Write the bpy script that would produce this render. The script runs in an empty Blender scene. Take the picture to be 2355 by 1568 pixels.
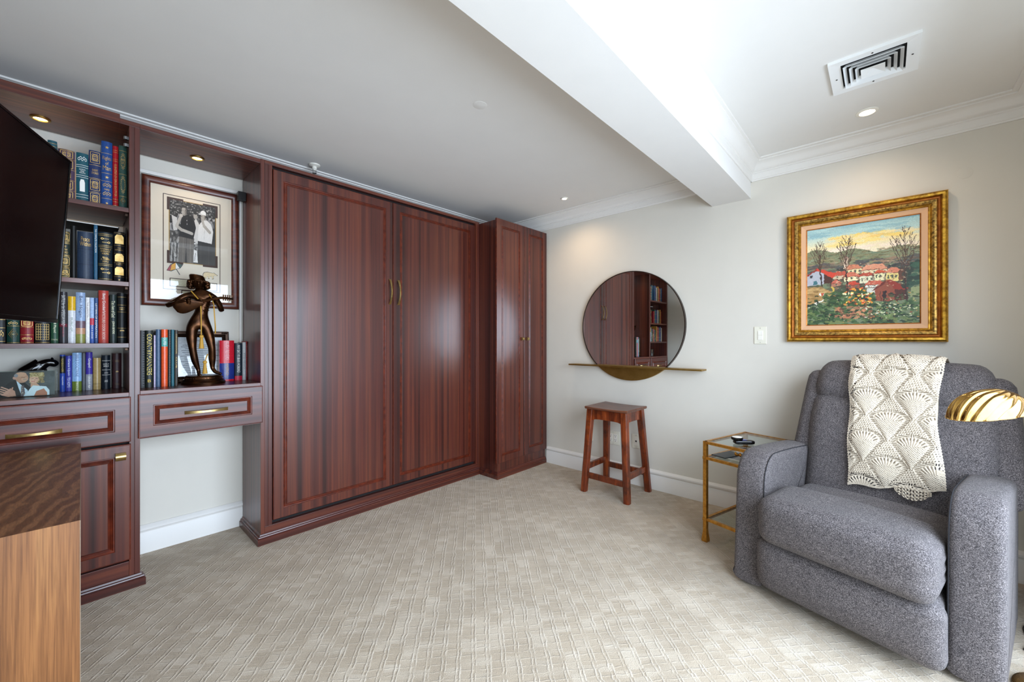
import bpy, bmesh, math, random
import numpy as np
from mathutils import Vector, Matrix
random.seed(7); rng = np.random.default_rng(5)
PI = math.pi
scene = bpy.context.scene
COL = scene.collection

# ------------------------------------------------------------------ camera
cam_d = bpy.data.cameras.new('camera')
cam_d.sensor_width = 36.0
cam_d.lens = 928.0 / 2355.0 * 36.0
cam_d.clip_start = 0.02
cam = bpy.data.objects.new('camera', cam_d)
cam.location = (0, 0, 1.2)
cam.rotation_euler = (PI / 2, 0, math.radians(42.65 - 90.0))
COL.objects.link(cam)
scene.camera = cam

# ------------------------------------------------------------------ world, daylight, exposure
world = bpy.data.worlds.new('sky'); scene.world = world
world.use_nodes = True
wb = world.node_tree.nodes['Background']
wb.inputs['Color'].default_value = (0.80, 0.90, 1.0, 1)
wb.inputs['Strength'].default_value = 1.5

def area_light(name, loc, rot, sx, sy, power, color):
    l = bpy.data.lights.new(name, 'AREA'); l.shape = 'RECTANGLE'
    l.size = sx; l.size_y = sy; l.energy = power; l.color = color
    o = bpy.data.objects.new(name, l); o.location = loc; o.rotation_euler = rot
    l.spread = math.radians(168); COL.objects.link(o); return o
# daylight entering by the glazed doors behind the camera
area_light('window_daylight', (1.0, -1.12, 1.10), (-PI / 2 + math.radians(31), 0, PI), 2.7, 2.05, 158.0, (0.69, 0.82, 1.0))

vs = scene.view_settings
vs.view_transform = 'Standard'; vs.look = 'None'; vs.gamma = 1.0; vs.exposure = 0.22
vs.use_curve_mapping = False
scene.cycles.use_denoising = True
scene.cycles.max_bounces = 8
scene.cycles.diffuse_bounces = 5
scene.cycles.use_adaptive_sampling = True
scene.cycles.adaptive_threshold = 0.035
scene.cycles.sample_clamp_indirect = 6.0

# ------------------------------------------------------------------ materials
def lin(c):
    return tuple((v / 12.92) if v <= 0.04045 else ((v + 0.055) / 1.055) ** 2.4 for v in c)
def hexc(h):
    h = h.lstrip('#')
    return lin(tuple(int(h[i:i + 2], 16) / 255.0 for i in (0, 2, 4))) + (1.0,)

class Mat:
    def __init__(s, name):
        s.m = bpy.data.materials.new(name); s.m.use_nodes = True
        s.t = s.m.node_tree; s.n = s.t.nodes; s.b = s.n['Principled BSDF']
    def node(s, typ, **kw):
        n = s.n.new(typ)
        for k, v in kw.items():
            if k.startswith('i_'):
                n.inputs[k[2:].replace('_', ' ')].default_value = v
            else:
                setattr(n, k, v)
        return n
    def link(s, a, b): s.t.links.new(a, b)
    def set(s, **kw):
        names = dict(color='Base Color', rough='Roughness', metal='Metallic', spec='Specular IOR Level',
                     coat='Coat Weight', coatr='Coat Roughness', trans='Transmission Weight', ior='IOR',
                     sheen='Sheen Weight', emit='Emission Color', emits='Emission Strength', alpha='Alpha')
        for k, v in kw.items(): s.b.inputs[names[k]].default_value = v
        return s
    def pos(s, scale=(1, 1, 1), rot=(0, 0, 0), loc=(0, 0, 0), obj=False):
        if obj:
            out = s.node('ShaderNodeTexCoord').outputs['Object']
        else:
            out = s.node('ShaderNodeNewGeometry').outputs['Position']
        mp = s.node('ShaderNodeMapping')
        mp.inputs['Scale'].default_value = scale; mp.inputs['Rotation'].default_value = rot
        mp.inputs['Location'].default_value = loc
        s.link(out, mp.inputs['Vector']); return mp.outputs['Vector']
    def noise(s, vec, scale=1.0, detail=2.0, rough=0.5, dist=0.0):
        n = s.node('ShaderNodeTexNoise'); n.inputs['Scale'].default_value = scale
        n.inputs['Detail'].default_value = detail; n.inputs['Roughness'].default_value = rough
        n.inputs['Distortion'].default_value = dist
        s.link(vec, n.inputs['Vector']); return n.outputs['Fac']
    def ramp(s, fac, stops, interp='LINEAR'):
        r = s.node('ShaderNodeValToRGB'); e = r.color_ramp.elements; r.color_ramp.interpolation = interp
        while len(e) < len(stops): e.new(0.5)
        for i, (p, c) in enumerate(stops):
            e[i].position = p; e[i].color = c if not isinstance(c, str) else hexc(c)
        s.link(fac, r.inputs['Fac']); return r.outputs['Color']
    def mix(s, a, b, fac, mode='MIX'):
        m = s.node('ShaderNodeMix', data_type='RGBA', blend_type=mode)
        for sock, v in ((m.inputs[0], fac), (m.inputs[6], a), (m.inputs[7], b)):
            if isinstance(v, (int, float)): sock.default_value = v
            elif isinstance(v, tuple): sock.default_value = v
            else: s.link(v, sock)
        return m.outputs[2]
    def math(s, op, a, b=None, c=None):
        m = s.node('ShaderNodeMath', operation=op)
        for i, v in enumerate((a, b, c)):
            if v is None: continue
            if isinstance(v, (int, float)): m.inputs[i].default_value = v
            else: s.link(v, m.inputs[i])
        return m.outputs[0]
    def bump(s, h, strength=0.3, dist=0.01):
        b = s.node('ShaderNodeBump'); b.inputs['Strength'].default_value = strength
        b.inputs['Distance'].default_value = dist
        s.link(h, b.inputs['Height']); s.link(b.outputs['Normal'], s.b.inputs['Normal']); return s
    def col(s, c): s.link(c, s.b.inputs['Base Color']); return s

M = {}
def plain(name, h, rough=0.5, metal=0.0, spec=0.5, **kw):
    m = Mat(name).set(color=hexc(h), rough=rough, metal=metal, spec=spec, **kw)
    M[name] = m.m; return m

def paint(name, h, var=0.02, rough=0.6):
    m = Mat(name).set(rough=rough, spec=0.25)
    c = hexc(h); d = tuple(v * (1 - var) for v in c[:3]) + (1,)
    m.col(m.ramp(m.noise(m.pos(), 6, 3), [(0.3, d), (0.7, c)]))
    m.bump(m.noise(m.pos(), 160, 2), 0.06, 0.002); M[name] = m.m
paint('wall_paint', '#d8d3c8'); paint('ceiling_paint', '#e4e2de', rough=0.75); paint('trim_paint', '#e6e3de', rough=0.4)
paint('ceiling_left_paint', '#e4e2de', rough=0.75)

def mahogany(name, axis, seed=0.0, stops=None):
    m = Mat(name).set(rough=0.34, spec=0.5, coat=0.34, coatr=0.19)
    lo = 0.22; hi = 26.0; f = 150.0; fl = 2.2
    sc = {'z': (hi, hi, lo), 'x': (lo, hi, hi), 'y': (hi, lo, hi)}[axis]
    sf = {'z': (f, f, fl), 'x': (fl, f, f), 'y': (f, fl, f)}[axis]
    st = m.noise(m.pos(sc, loc=(seed, seed * 1.7, seed)), 1.0, 1.5, 0.6)
    fine = m.noise(m.pos(sf), 1.0, 3, 0.6, 0.4)
    base = m.ramp(st, stops or [(0.28, '#32120c'), (0.40, '#491d14'), (0.50, '#54241a'), (0.60, '#66301e'), (0.72, '#451e17')])
    g = m.ramp(fine, [(0.3, (0.72, 0.70, 0.70, 1)), (0.65, (1.08, 1.08, 1.08, 1))])
    m.col(m.mix(base, g, 1.0, 'MULTIPLY'))
    m.link(m.ramp(fine, [(0.2, (0.42,) * 3 + (1,)), (0.8, (0.33,) * 3 + (1,))]), m.b.inputs['Roughness'])
    m.bump(fine, 0.05, 0.001); M[name] = m.m
mahogany('mahogany_vertical', 'z', 3.1); mahogany('mahogany_vertical_b', 'z', 9.4)
mahogany('mahogany_horizontal', 'x', 5.0); mahogany('mahogany_depth', 'y', 2.0)
mg = Mat('mahogany_edge').set(rough=0.3, spec=0.5)
mg.col(mg.ramp(mg.noise(mg.pos(), 30, 2), [(0.3, '#47180c'), (0.7, '#6c2a16')])); M['mahogany_edge'] = mg.m
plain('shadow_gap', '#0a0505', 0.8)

def walnut(name, axis, a, b, c):
    m = Mat(name).set(rough=0.40, spec=0.4)
    if axis == 'y':                              # flowing figured veneer
        wv = m.node('ShaderNodeTexWave'); wv.wave_type = 'BANDS'; wv.bands_direction = 'X'
        for k, v in (('Scale', 9.0), ('Distortion', 9.0), ('Detail', 3.0), ('Detail Scale', 1.1), ('Detail Roughness', 0.6)): wv.inputs[k].default_value = v
        m.link(m.pos((1.0, 0.45, 1.0), rot=(0, 0, 0.5)), wv.inputs['Vector']); n1 = wv.outputs['Fac']
        sf = (240, 40, 60)
    else:
        n1 = m.noise(m.pos((30, 30, 1.0)), 1.0, 3, 0.6, 0.7); sf = (300, 300, 5)
    n2 = m.noise(m.pos(sf), 1.0, 3, 0.65, 0.5)
    base = m.ramp(n1, [(0.25, a), (0.55, b), (0.8, c)])
    m.col(m.mix(base, m.ramp(n2, [(0.32, (0.60, 0.55, 0.52, 1)), (0.62, (1.08, 1.08, 1.08, 1))]), 1.0, 'MULTIPLY'))
    m.bump(n2, 0.06, 0.001); M[name] = m.m
walnut('walnut_dark', 'y', '#653f27', '#71492d', '#84593a')
walnut('walnut_light', 'z', '#6a4222', '#855730', '#9a6c3e')

m = Mat('carpet').set(rough=0.95, spec=0.05, sheen=0.15)
geo = m.node('ShaderNodeNewGeometry').outputs['Position']
mp = m.node('ShaderNodeMapping'); mp.inputs['Rotation'].default_value = (0, 0, math.radians(-48)); m.link(geo, mp.inputs['Vector'])
nz = m.node('ShaderNodeTexNoise'); nz.inputs['Scale'].default_value = 22; nz.inputs['Detail'].default_value = 2
m.link(mp.outputs[0], nz.inputs['Vector'])
vm = m.node('ShaderNodeVectorMath', operation='MULTIPLY_ADD'); vm.inputs[1].default_value = (0.016, 0.016, 0)
m.link(nz.outputs['Color'], vm.inputs[0]); m.link(mp.outputs[0], vm.inputs[2])
sep = m.node('ShaderNodeSeparateXYZ'); m.link(vm.outputs[0], sep.inputs[0])
pu = m.math('DIVIDE', sep.outputs['X'], 0.035); pv = m.math('DIVIDE', sep.outputs['Y'], 0.056)
row_ = m.node('ShaderNodeTexWhiteNoise', noise_dimensions='1D'); m.link(m.math('FLOOR', m.math('MULTIPLY', pu, 0.5)), row_.inputs['W'])
pv = m.math('ADD', pv, m.math('MULTIPLY', row_.outputs['Value'], 0.08))
def ridge(p, c, w):
    """soft ridge of half-width w centred at fraction c of each period"""
    f_ = m.math('FRACT', m.math('ADD', p, 0.5 - c)); d_ = m.math('ABSOLUTE', m.math('SUBTRACT', f_, 0.5))
    return m.math('MAXIMUM', m.math('SUBTRACT', 1.0, m.math('DIVIDE', d_, w)), 0.0)
brk = m.noise(mp.outputs[0], 26, 2, 0.6)
brk = m.math('MINIMUM', m.math('MAXIMUM', m.math('MULTIPLY', m.math('SUBTRACT', brk, 0.36), 5.0), 0.15), 1.0)
lines = m.math('MAXIMUM', ridge(pv, 0.10, 0.085), ridge(pv, 0.34, 0.085))
cross = m.math('MULTIPLY', ridge(pu, 0.5, 0.11), 0.55)
gr = m.math('MULTIPLY', m.math('MAXIMUM', lines, cross), brk)
cell = m.node('ShaderNodeCombineXYZ'); m.link(m.math('FLOOR', pu), cell.inputs[0]); m.link(m.math('FLOOR', pv), cell.inputs[1])
wn = m.node('ShaderNodeTexWhiteNoise', noise_dimensions='2D'); m.link(cell.outputs[0], wn.inputs['Vector'])
pile = m.noise(geo, 300, 3, 0.75); blot = m.noise(geo, 4.0, 3, 0.6)
c1 = m.ramp(wn.outputs['Value'], [(0.0, '#bcab94'), (0.5, '#c5b59f'), (1.0, '#d1c3af')])
c3 = m.mix(c1, hexc('#ad9d88'), m.math('MULTIPLY', m.ramp(blot, [(0.40, (0, 0, 0, 1)), (0.62, (1, 1, 1, 1))]), 0.55))
c4 = m.mix(c3, hexc('#d8cdbd'), m.math('MULTIPLY', gr, 0.55))
m.col(m.mix(c4, m.ramp(pile, [(0.28, (0.66, 0.66, 0.66, 1)), (0.68, (1.14, 1.14, 1.14, 1))]), 1.0, 'MULTIPLY'))
hh = m.math('ADD', gr, m.math('MULTIPLY', pile, 0.85))
m.bump(hh, 0.65, 0.006); M['carpet'] = m.m

m = Mat('tweed').set(rough=0.95, spec=0.1, sheen=0.08)
n1 = m.noise(m.pos((1.0, 1.0, 1.6), obj=True), 620, 2, 0.75); n2 = m.noise(m.pos(obj=True), 38, 3, 0.6)
n3 = m.noise(m.pos((1, 1, 1.4), obj=True), 260, 2, 0.6)
ca = m.ramp(m.math('ADD', m.math('MULTIPLY', n1, 0.65), m.math('MULTIPLY', n3, 0.35)), [(0.38, '#161416'), (0.5, '#524d4e'), (0.63, '#a39b9a')])
m.col(m.mix(ca, m.ramp(n2, [(0.3, (0.84, 0.84, 0.85, 1)), (0.7, (1.08, 1.07, 1.06, 1))]), 1.0, 'MULTIPLY'))
m.bump(n1, 0.35, 0.002); M['tweed'] = m.m
plain('dark_seam', '#202024', 0.9)

m = Mat('crochet').set(rough=0.9, spec=0.1, sheen=0.2)
m.col(m.ramp(m.noise(m.pos(obj=True), 260, 2), [(0.3, '#cbbca6'), (0.7, '#dfd2be')]))
m.bump(m.noise(m.pos(obj=True), 300, 2), 0.4, 0.002); M['crochet'] = m.m

def metal(name, a, b, rough, scale=60, bumpy=0.0, met=1.0):
    m = Mat(name).set(rough=rough, metal=met)
    n = m.noise(m.pos(), scale, 4, 0.65)
    m.col(m.ramp(n, [(0.35, a), (0.65, b)]))
    if bumpy: m.bump(n, bumpy, 0.002)
    M[name] = m.m
metal('satin_brass', '#b0945c', '#c4aa74', 0.28); metal('polished_brass', '#a67f40', '#b68f50', 0.11, 8)
metal('dull_brass', '#9a7c40', '#ad8d4e', 0.42, 14); metal('gold_paint', '#a8702a', '#cf963f', 0.38, 45, 0.1, 0.85)
metal('gold_leaf', '#8c601e', '#e0ae42', 0.33, 38, 0.25, 0.8); metal('gold_leaf_worn', '#5c4420', '#d4aa58', 0.42, 75, 0.25, 0.7)
metal('gold_leaf_red', '#83440f', '#b06a1e', 0.4, 30, 0.1, 0.6); metal('bronze', '#2a170b', '#4f3018', 0.26, 22, 0.0, 0.85)
metal('gilt', '#b8924e', '#d8b878', 0.45, 40, 0.0, 0.7); metal('steel', '#8f9296', '#a8abae', 0.3, 20)
metal('dark_bronze', '#33241c', '#3f2d22', 0.35, 20, 0.0, 0.8)
m = plain('gold_cord', '#c49436', 0.6); plain('gold_foil_cover', '#b79a63', 0.3, 0.6)
plain('mirror_glass', '#e9eceb', 0.01, 1.0)
plain('linen_liner', '#d9ab84', 0.85); plain('white_plastic', '#ece8dd', 0.35); plain('almond_plastic', '#e4e0cf', 0.4)
plain('vent_white', '#eceeee', 0.4); plain('black_plastic', '#0c0c0d', 0.4); plain('black_void', '#020202', 0.9)
plain('black_gloss', '#060607', 0.09); plain('black_cord', '#121114', 0.55)
plain('paper_white', '#ece9e2', 0.6); plain('mat_board', '#e3d9c6', 0.8); plain('mat_dark', '#3c2018', 0.7)
plain('pages', '#d9cdb2', 0.85); plain('blue_reflection_plastic', '#1a2a7a', 0.15)
m = Mat('tv_screen').set(color=hexc('#060405'), rough=0.12, spec=0.35); M['tv_screen'] = m.m
def clear(name, tint, fac):
    m = Mat(name); n = m.n
    t = n.new('ShaderNodeBsdfTransparent'); t.inputs[0].default_value = tint
    g = n.new('ShaderNodeBsdfGlossy'); g.inputs['Roughness'].default_value = 0.02
    lw_ = n.new('ShaderNodeLayerWeight'); lw_.inputs['Blend'].default_value = 0.5
    k = ((fac - 1) / (fac + 1)) ** 2
    fr_ = m.math('ADD', m.math('MULTIPLY', m.math('POWER', lw_.outputs['Facing'], 5.0), 1 - k), k)
    mx = n.new('ShaderNodeMixShader'); out = n['Material Output']
    m.link(fr_, mx.inputs[0]); m.link(t.outputs[0], mx.inputs[1]); m.link(g.outputs[0], mx.inputs[2])
    m.link(mx.outputs[0], out.inputs['Surface']); M[name] = m.m
clear('clear_glass', (0.90, 0.95, 0.93, 1), 1.45); clear('window_glass', (0.98, 0.99, 0.99, 1), 1.3)
clear('picture_glass', (0.98, 0.98, 0.98, 1), 1.5)
def emit(name, c, s):
    m = Mat(name).set(color=(1, 1, 1, 1), emit=hexc(c), emits=s); M[name] = m.m
emit('lamp_lens', '#ffdcae', 14.0)

m = Mat('stool_wood').set(rough=0.3, spec=0.5)
n1 = m.noise(m.pos((34, 34, 3), obj=True), 1, 4, 0.65, 0.6); n2 = m.noise(m.pos(obj=True), 9, 4, 0.7)
ca = m.ramp(n1, [(0.3, '#3e1405'), (0.5, '#742e0f'), (0.7, '#984a20')])
m.col(m.mix(ca, hexc('#2a120a'), m.ramp(n2, [(0.45, (0, 0, 0, 1)), (0.70, (0.85, 0.85, 0.85, 1))])))
m.bump(n1, 0.12, 0.002); M['stool_wood'] = m.m
m = Mat('stool_seat_wood').set(rough=0.33, spec=0.5)
n1 = m.noise(m.pos((46, 4, 30), obj=True), 1, 4, 0.65, 0.4)
m.col(m.ramp(n1, [(0.3, '#371d13'), (0.5, '#5d3322'), (0.7, '#7b4a30')])); m.bump(n1, 0.12, 0.002); M['stool_seat_wood'] = m.m

def cover(h, rough=0.42):
    k = 'cover_' + h.strip('#') + ('' if rough == 0.42 else '_gloss')
    if k not in M:
        m = Mat(k).set(rough=rough, spec=0.4)
        c = hexc(h); d = tuple(v * 0.8 for v in c[:3]) + (1,)
        n = m.noise(m.pos(), 140, 2); m.col(m.ramp(n, [(0.3, d), (0.7, c)])); m.bump(n, 0.08, 0.001); M[k] = m.m
    return M[k]
m = Mat('printed').set(rough=0.45, spec=0.3)
at = m.node('ShaderNodeVertexColor', layer_name='print'); m.link(at.outputs['Color'], m.b.inputs['Base Color']); M['printed'] = m.m
m = Mat('oil_paint').set(rough=0.4, spec=0.4)
at = m.node('ShaderNodeVertexColor', layer_name='print'); m.link(at.outputs['Color'], m.b.inputs['Base Color'])
m.bump(m.noise(m.pos(), 170, 3, 0.6), 0.35, 0.003); M['oil_paint'] = m.m

# ------------------------------------------------------------------ mesh helpers
class MB:
    """collects faces of one mesh; mi = material slot of the next faces"""
    def __init__(s): s.v = []; s.f = []; s.m = []; s.mi = 0
    def add(s, vs_, fs):
        o = len(s.v); s.v += [tuple(p) for p in vs_]
        for q in fs: s.f.append(tuple(i + o for i in q)); s.m.append(s.mi)
        return s
    def box(s, x0, x1, y0, y1, z0, z1, bev=0.0, seg=2):
        if bev <= 0:
            v = [(x, y, z) for z in (z0, z1) for y in (y0, y1) for x in (x0, x1)]
            return s.add(v, [(0, 2, 3, 1), (4, 5, 7, 6), (0, 1, 5, 4), (2, 6, 7, 3), (0, 4, 6, 2), (1, 3, 7, 5)])
        bm = bmesh.new(); bmesh.ops.create_cube(bm, size=1.0)
        for w in bm.verts:
            w.co = Vector(((x0 + x1) / 2 + w.co.x * (x1 - x0), (y0 + y1) / 2 + w.co.y * (y1 - y0), (z0 + z1) / 2 + w.co.z * (z1 - z0)))
        bmesh.ops.bevel(bm, geom=bm.edges[:], offset=bev, segments=seg, profile=0.5, affect='EDGES')
        s.frombm(bm); return s
    def frombm(s, bm):
        bm.verts.index_update()
        s.add([w.co[:] for w in bm.verts], [[w.index for w in f.verts] for f in bm.faces]); bm.free()
    def grid(s, rows, closed_u=False, closed_v=False):
        """rows: list of lists of points"""
        n = len(rows); k = len(rows[0]); vs_ = [p for r in rows for p in r]; fs = []
        for i in range(n if closed_v else n - 1):
            for j in range(k if closed_u else k - 1):
                a = i * k + j; b = i * k + (j + 1) % k; c = ((i + 1) % n) * k + (j + 1) % k; d = ((i + 1) % n) * k + j
                fs.append((a, b, c, d))
        return s.add(vs_, fs)
    def lathe(s, prof, cx=0, cy=0, seg=24, cap=True):
        rows = [[(cx + r * math.cos(2 * PI * j / seg), cy + r * math.sin(2 * PI * j / seg), z) for j in range(seg)] for r, z in prof]
        s.grid(rows, closed_u=True)
        if cap:
            k = len(prof); o = len(s.v) - k * seg
            s.f.append(tuple(o + j for j in range(seg))[::-1]); s.m.append(s.mi)
            s.f.append(tuple(o + (k - 1) * seg + j for j in range(seg))); s.m.append(s.mi)
        return s
    def tube(s, pts, r, seg=8, cap=True, sq=None):
        """round (or rectangular, sq=(w,h)) section swept along points; r number or list"""
        P = [Vector(p) for p in pts]; rows = []
        up = Vector((0, 0, 1))
        for i, p in enumerate(P):
            t = (P[min(i + 1, len(P) - 1)] - P[max(i - 1, 0)]).normalized()
            a = t.cross(up)
            if a.length < 1e-3: a = t.cross(Vector((0, 1, 0)))
            a.normalize(); b = a.cross(t).normalized()
            if sq:
                w, h = sq[i] if isinstance(sq, list) else sq
                rows.append([p + a * (w / 2 * sx) + b * (h / 2 * sy) for sx, sy in ((-1, -1), (1, -1), (1, 1), (-1, 1))])
            else:
                rr = r[i] if isinstance(r, (list, tuple)) else r
                rows.append([p + a * (rr * math.cos(2 * PI * j / seg)) + b * (rr * math.sin(2 * PI * j / seg)) for j in range(seg)])
        k = len(rows[0]); s.grid(rows, closed_u=True)
        if cap:
            o = len(s.v) - k * len(rows)
            s.f.append(tuple(o + j for j in range(k))[::-1]); s.m.append(s.mi)
            s.f.append(tuple(o + (len(rows) - 1) * k + j for j in range(k))); s.m.append(s.mi)
        return s
    def prism(s, poly, z0, z1, fn=lambda a, b, c: (a, b, c)):
        n = len(poly); v = [fn(x, y, z0) for x, y in poly] + [fn(x, y, z1) for x, y in poly]
        fs = [tuple(range(n))[::-1], tuple(range(n, 2 * n))] + [(i, (i + 1) % n, n + (i + 1) % n, n + i) for i in range(n)]
        return s.add(v, fs)
    def sweep(s, prof, path, side=1):
        """prof: (offset to the path's right(+)/left, z); path: xy points, mitred"""
        rows = []
        P = [Vector((x, y)) for x, y in path]
        for i, p in enumerate(P):
            d0 = (p - P[i - 1]).normalized() if i > 0 else (P[1] - p).normalized()
            d1 = (P[i + 1] - p).normalized() if i < len(P) - 1 else d0
            n0 = Vector((d0.y, -d0.x)) * side; n1 = Vector((d1.y, -d1.x)) * side
            nn = (n0 + n1); nn = nn / max(1e-6, nn.dot(n0)) if nn.length > 1e-6 else n0
            rows.append([(p.x + nn.x * o, p.y + nn.y * o, z) for o, z in prof])
        s.grid(rows); k = len(prof); o = len(s.v) - k * len(rows)
        s.f.append(tuple(o + j for j in range(k))); s.m.append(s.mi)
        s.f.append(tuple(o + (len(rows) - 1) * k + j for j in range(k))[::-1]); s.m.append(s.mi)
        return s
    def rings(s, fn, w, h, prof, mats=None):
        """nested rectangular rings (routed panel): prof list of (inset, depth); fn(a,b,d) places a point"""
        rows = []
        for ins, d in prof:
            rows.append([fn(a, b, d) for a, b in ((ins, ins), (w - ins, ins), (w - ins, h - ins), (ins, h - ins))])
        for i in range(len(rows) - 1):
            s.mi = mats[i] if mats else 0
            s.add(rows[i] + rows[i + 1], [(j, (j + 1) % 4, 4 + (j + 1) % 4, 4 + j) for j in range(4)])
        s.mi = mats[-1] if mats else 0
        s.add(rows[-1], [(0, 1, 2, 3)])
        return s
    def rbox(s, cx, cy, cz, hx, hy, hz, r, n=10, fn=None):
        """rounded box with dense faces; fn deforms each point (given local -1..1 coordinates too)"""
        r = min(r, hx, hy, hz)
        fs_ = []
        t = [-1 + 2 * i / n for i in range(n + 1)]
        for ax in range(3):
            for sg in (-1, 1):
                rows = []
                for a in t:
                    row = []
                    for b in t:
                        c = [0, 0, 0]; c[ax] = sg; c[(ax + 1) % 3] = a; c[(ax + 2) % 3] = b
                        p = Vector((c[0] * hx, c[1] * hy, c[2] * hz))
                        q = Vector((max(-hx + r, min(hx - r, p.x)), max(-hy + r, min(hy - r, p.y)), max(-hz + r, min(hz - r, p.z))))
                        d = p - q
                        # spread the samples of the rounded rim evenly
                        if d.length > 1e-9: d = d.normalized() * r
                        p2 = q + d
                        if fn: p2 = Vector(fn(p2, c))
                        row.append((cx + p2.x, cy + p2.y, cz + p2.z))
                    rows.append(row)
                if sg < 0: rows = rows[::-1]
                s.grid(rows)
        return s

def make(name, mb, mats, parent=None, smooth=False, weld=False, loc=None, angle=35):
    me = bpy.data.meshes.new(name)
    off = Vector((0, 0, 0))
    if parent is not None and parent.get('_w'): off = Vector(parent['_w'])
    me.from_pydata([(Vector(p) - off)[:] for p in mb.v], [], mb.f)
    if not isinstance(mats, (list, tuple)): mats = [mats]
    for q in mats: me.materials.append(M[q] if isinstance(q, str) else q)
    if len(mats) > 1: me.polygons.foreach_set('material_index', mb.m)
    bm = bmesh.new(); bm.from_mesh(me)
    if weld: bmesh.ops.remove_doubles(bm, verts=bm.verts[:], dist=1e-5)
    bmesh.ops.recalc_face_normals(bm, faces=bm.faces[:])
    if smooth:
        for f in bm.faces: f.smooth = True
        if angle < 180:
            for e in bm.edges:
                if len(e.link_faces) == 2 and e.calc_face_angle(0) > math.radians(angle): e.smooth = False
    bm.to_mesh(me); bm.free(); me.update()
    o = bpy.data.objects.new(name, me); COL.objects.link(o)
    if parent is not None: o.parent = parent
    if loc is not None: o.location = loc
    return o

def tag(o, label=None, cat=None, group=None, kind=None):
    if label: o['label'] = label
    if cat: o['category'] = cat
    if group: o['group'] = group
    if kind: o['kind'] = kind
    return o
def thing(name, label, cat, loc, rz=0.0, group=None, world=True):
    """Empty at a thing's base; with world=True children are given in world coordinates"""
    o = bpy.data.objects.new(name, None); COL.objects.link(o)
    o.empty_display_size = 0.05; o.location = loc; o.rotation_euler = (0, 0, rz)
    tag(o, label, cat, group)
    if world: o['_w'] = tuple(loc)
    return o
def sub(name, mb, mats, part, thing_, **kw):
    """sub-part given in the thing's frame: the part sits at the thing's origin, so frames agree"""
    if thing_.get('_w'): part['_w'] = thing_['_w']
    o = make(name, mb, mats, part, **kw)
    if '_w' in part: del part['_w']
    return o
def struct(name, mb, mats, **kw):
    return tag(make(name, mb, mats, **kw), kind='structure')

_tc = {}
def text_mesh(body, size, ax='CENTER', ay='CENTER', extr=0.0):
    """flat lettering as vertices/faces in xy"""
    key = (body, ax, ay)
    if key not in _tc:
        cu = bpy.data.curves.new('lettering', 'FONT'); cu.body = body; cu.size = 1.0
        cu.align_x = ax; cu.align_y = ay; cu.resolution_u = 3; cu.fill_mode = 'FRONT'
        ob = bpy.data.objects.new('lettering', cu); COL.objects.link(ob)
        dg = bpy.context.evaluated_depsgraph_get(); ev = ob.evaluated_get(dg); me = ev.to_mesh()
        _tc[key] = ([tuple(v.co) for v in me.vertices], [tuple(p.vertices) for p in me.polygons])
        ev.to_mesh_clear(); bpy.data.objects.remove(ob); bpy.data.curves.remove(cu)
    v, f = _tc[key]
    return [(x * size, y * size, 0.0) for x, y, z in v], f
def text_fit(body, w, h):
    v, f = text_mesh(body, 1.0)
    if not v: return [], []
    xs = [p[0] for p in v]; ys = [p[1] for p in v]
    sx = w / max(1e-6, max(xs) - min(xs)); sy = h / max(1e-6, max(ys) - min(ys))
    mx = (max(xs) + min(xs)) / 2; my = (max(ys) + min(ys)) / 2
    return [((x - mx) * sx, (y - my) * sy, 0) for x, y, z in v], f

class Raster:
    """small painter: colours (sRGB 0..1) on a w x h grid, coordinates 0..1 with y up"""
    def __init__(s, w, h, bg):
        s.w, s.h = w, h; s.a = np.zeros((h, w, 3)); s.a[:] = s.c(bg)
        X, Y = np.meshgrid((np.arange(w) + 0.5) / w, (np.arange(h) + 0.5) / h); s.X, s.Y = X, Y
    def c(s, h):
        if isinstance(h, str):
            h = h.lstrip('#'); return np.array([int(h[i:i + 2], 16) / 255 for i in (0, 2, 4)])
        return np.array(h)
    def put(s, mask, col, al=1.0):
        s.a[mask] = s.a[mask] * (1 - al) + s.c(col) * al; return s
    def poly(s, pts, col, al=1.0):
        ins = np.zeros(s.X.shape, bool); n = len(pts)
        for i in range(n):
            x0, y0 = pts[i]; x1, y1 = pts[(i + 1) % n]
            if y0 == y1: continue
            cond = ((y0 > s.Y) != (y1 > s.Y)) & (s.X < (x1 - x0) * (s.Y - y0) / (y1 - y0) + x0)
            ins ^= cond
        return s.put(ins, col, al)
    def ell(s, x, y, rx, ry, col, al=1.0): return s.put(((s.X - x) / rx) ** 2 + ((s.Y - y) / ry) ** 2 < 1, col, al)
    def rect(s, x0, x1, y0, y1, col, al=1.0): return s.put((s.X >= x0) & (s.X < x1) & (s.Y >= y0) & (s.Y < y1), col, al)
    def line(s, x0, y0, x1, y1, w, col, al=1.0):
        ar = s.w / s.h; dx, dy = (x1 - x0) * ar, y1 - y0; L = max(1e-9, dx * dx + dy * dy)
        px, py = (s.X - x0) * ar, s.Y - y0
        t = np.clip((px * dx + py * dy) / L, 0, 1); d = np.hypot(px - t * dx, py - t * dy)
        return s.put(d < w, col, al)
    def dabs(s, n, box, cols, rx, ry, al=0.8):
        x0, x1, y0, y1 = box
        for i in range(n):
            x = rng.uniform(x0, x1); y = rng.uniform(y0, y1); k = rng.uniform(0.5, 1.4)
            s.ell(x, y, rx * k, ry * rng.uniform(0.6, 1.3), cols[int(rng.integers(len(cols)))], al)
        return s
    def grain(s, amt): s.a = np.clip(s.a * (1 + rng.normal(0, amt, s.a.shape[:2])[..., None]), 0, 1); return s
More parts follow.
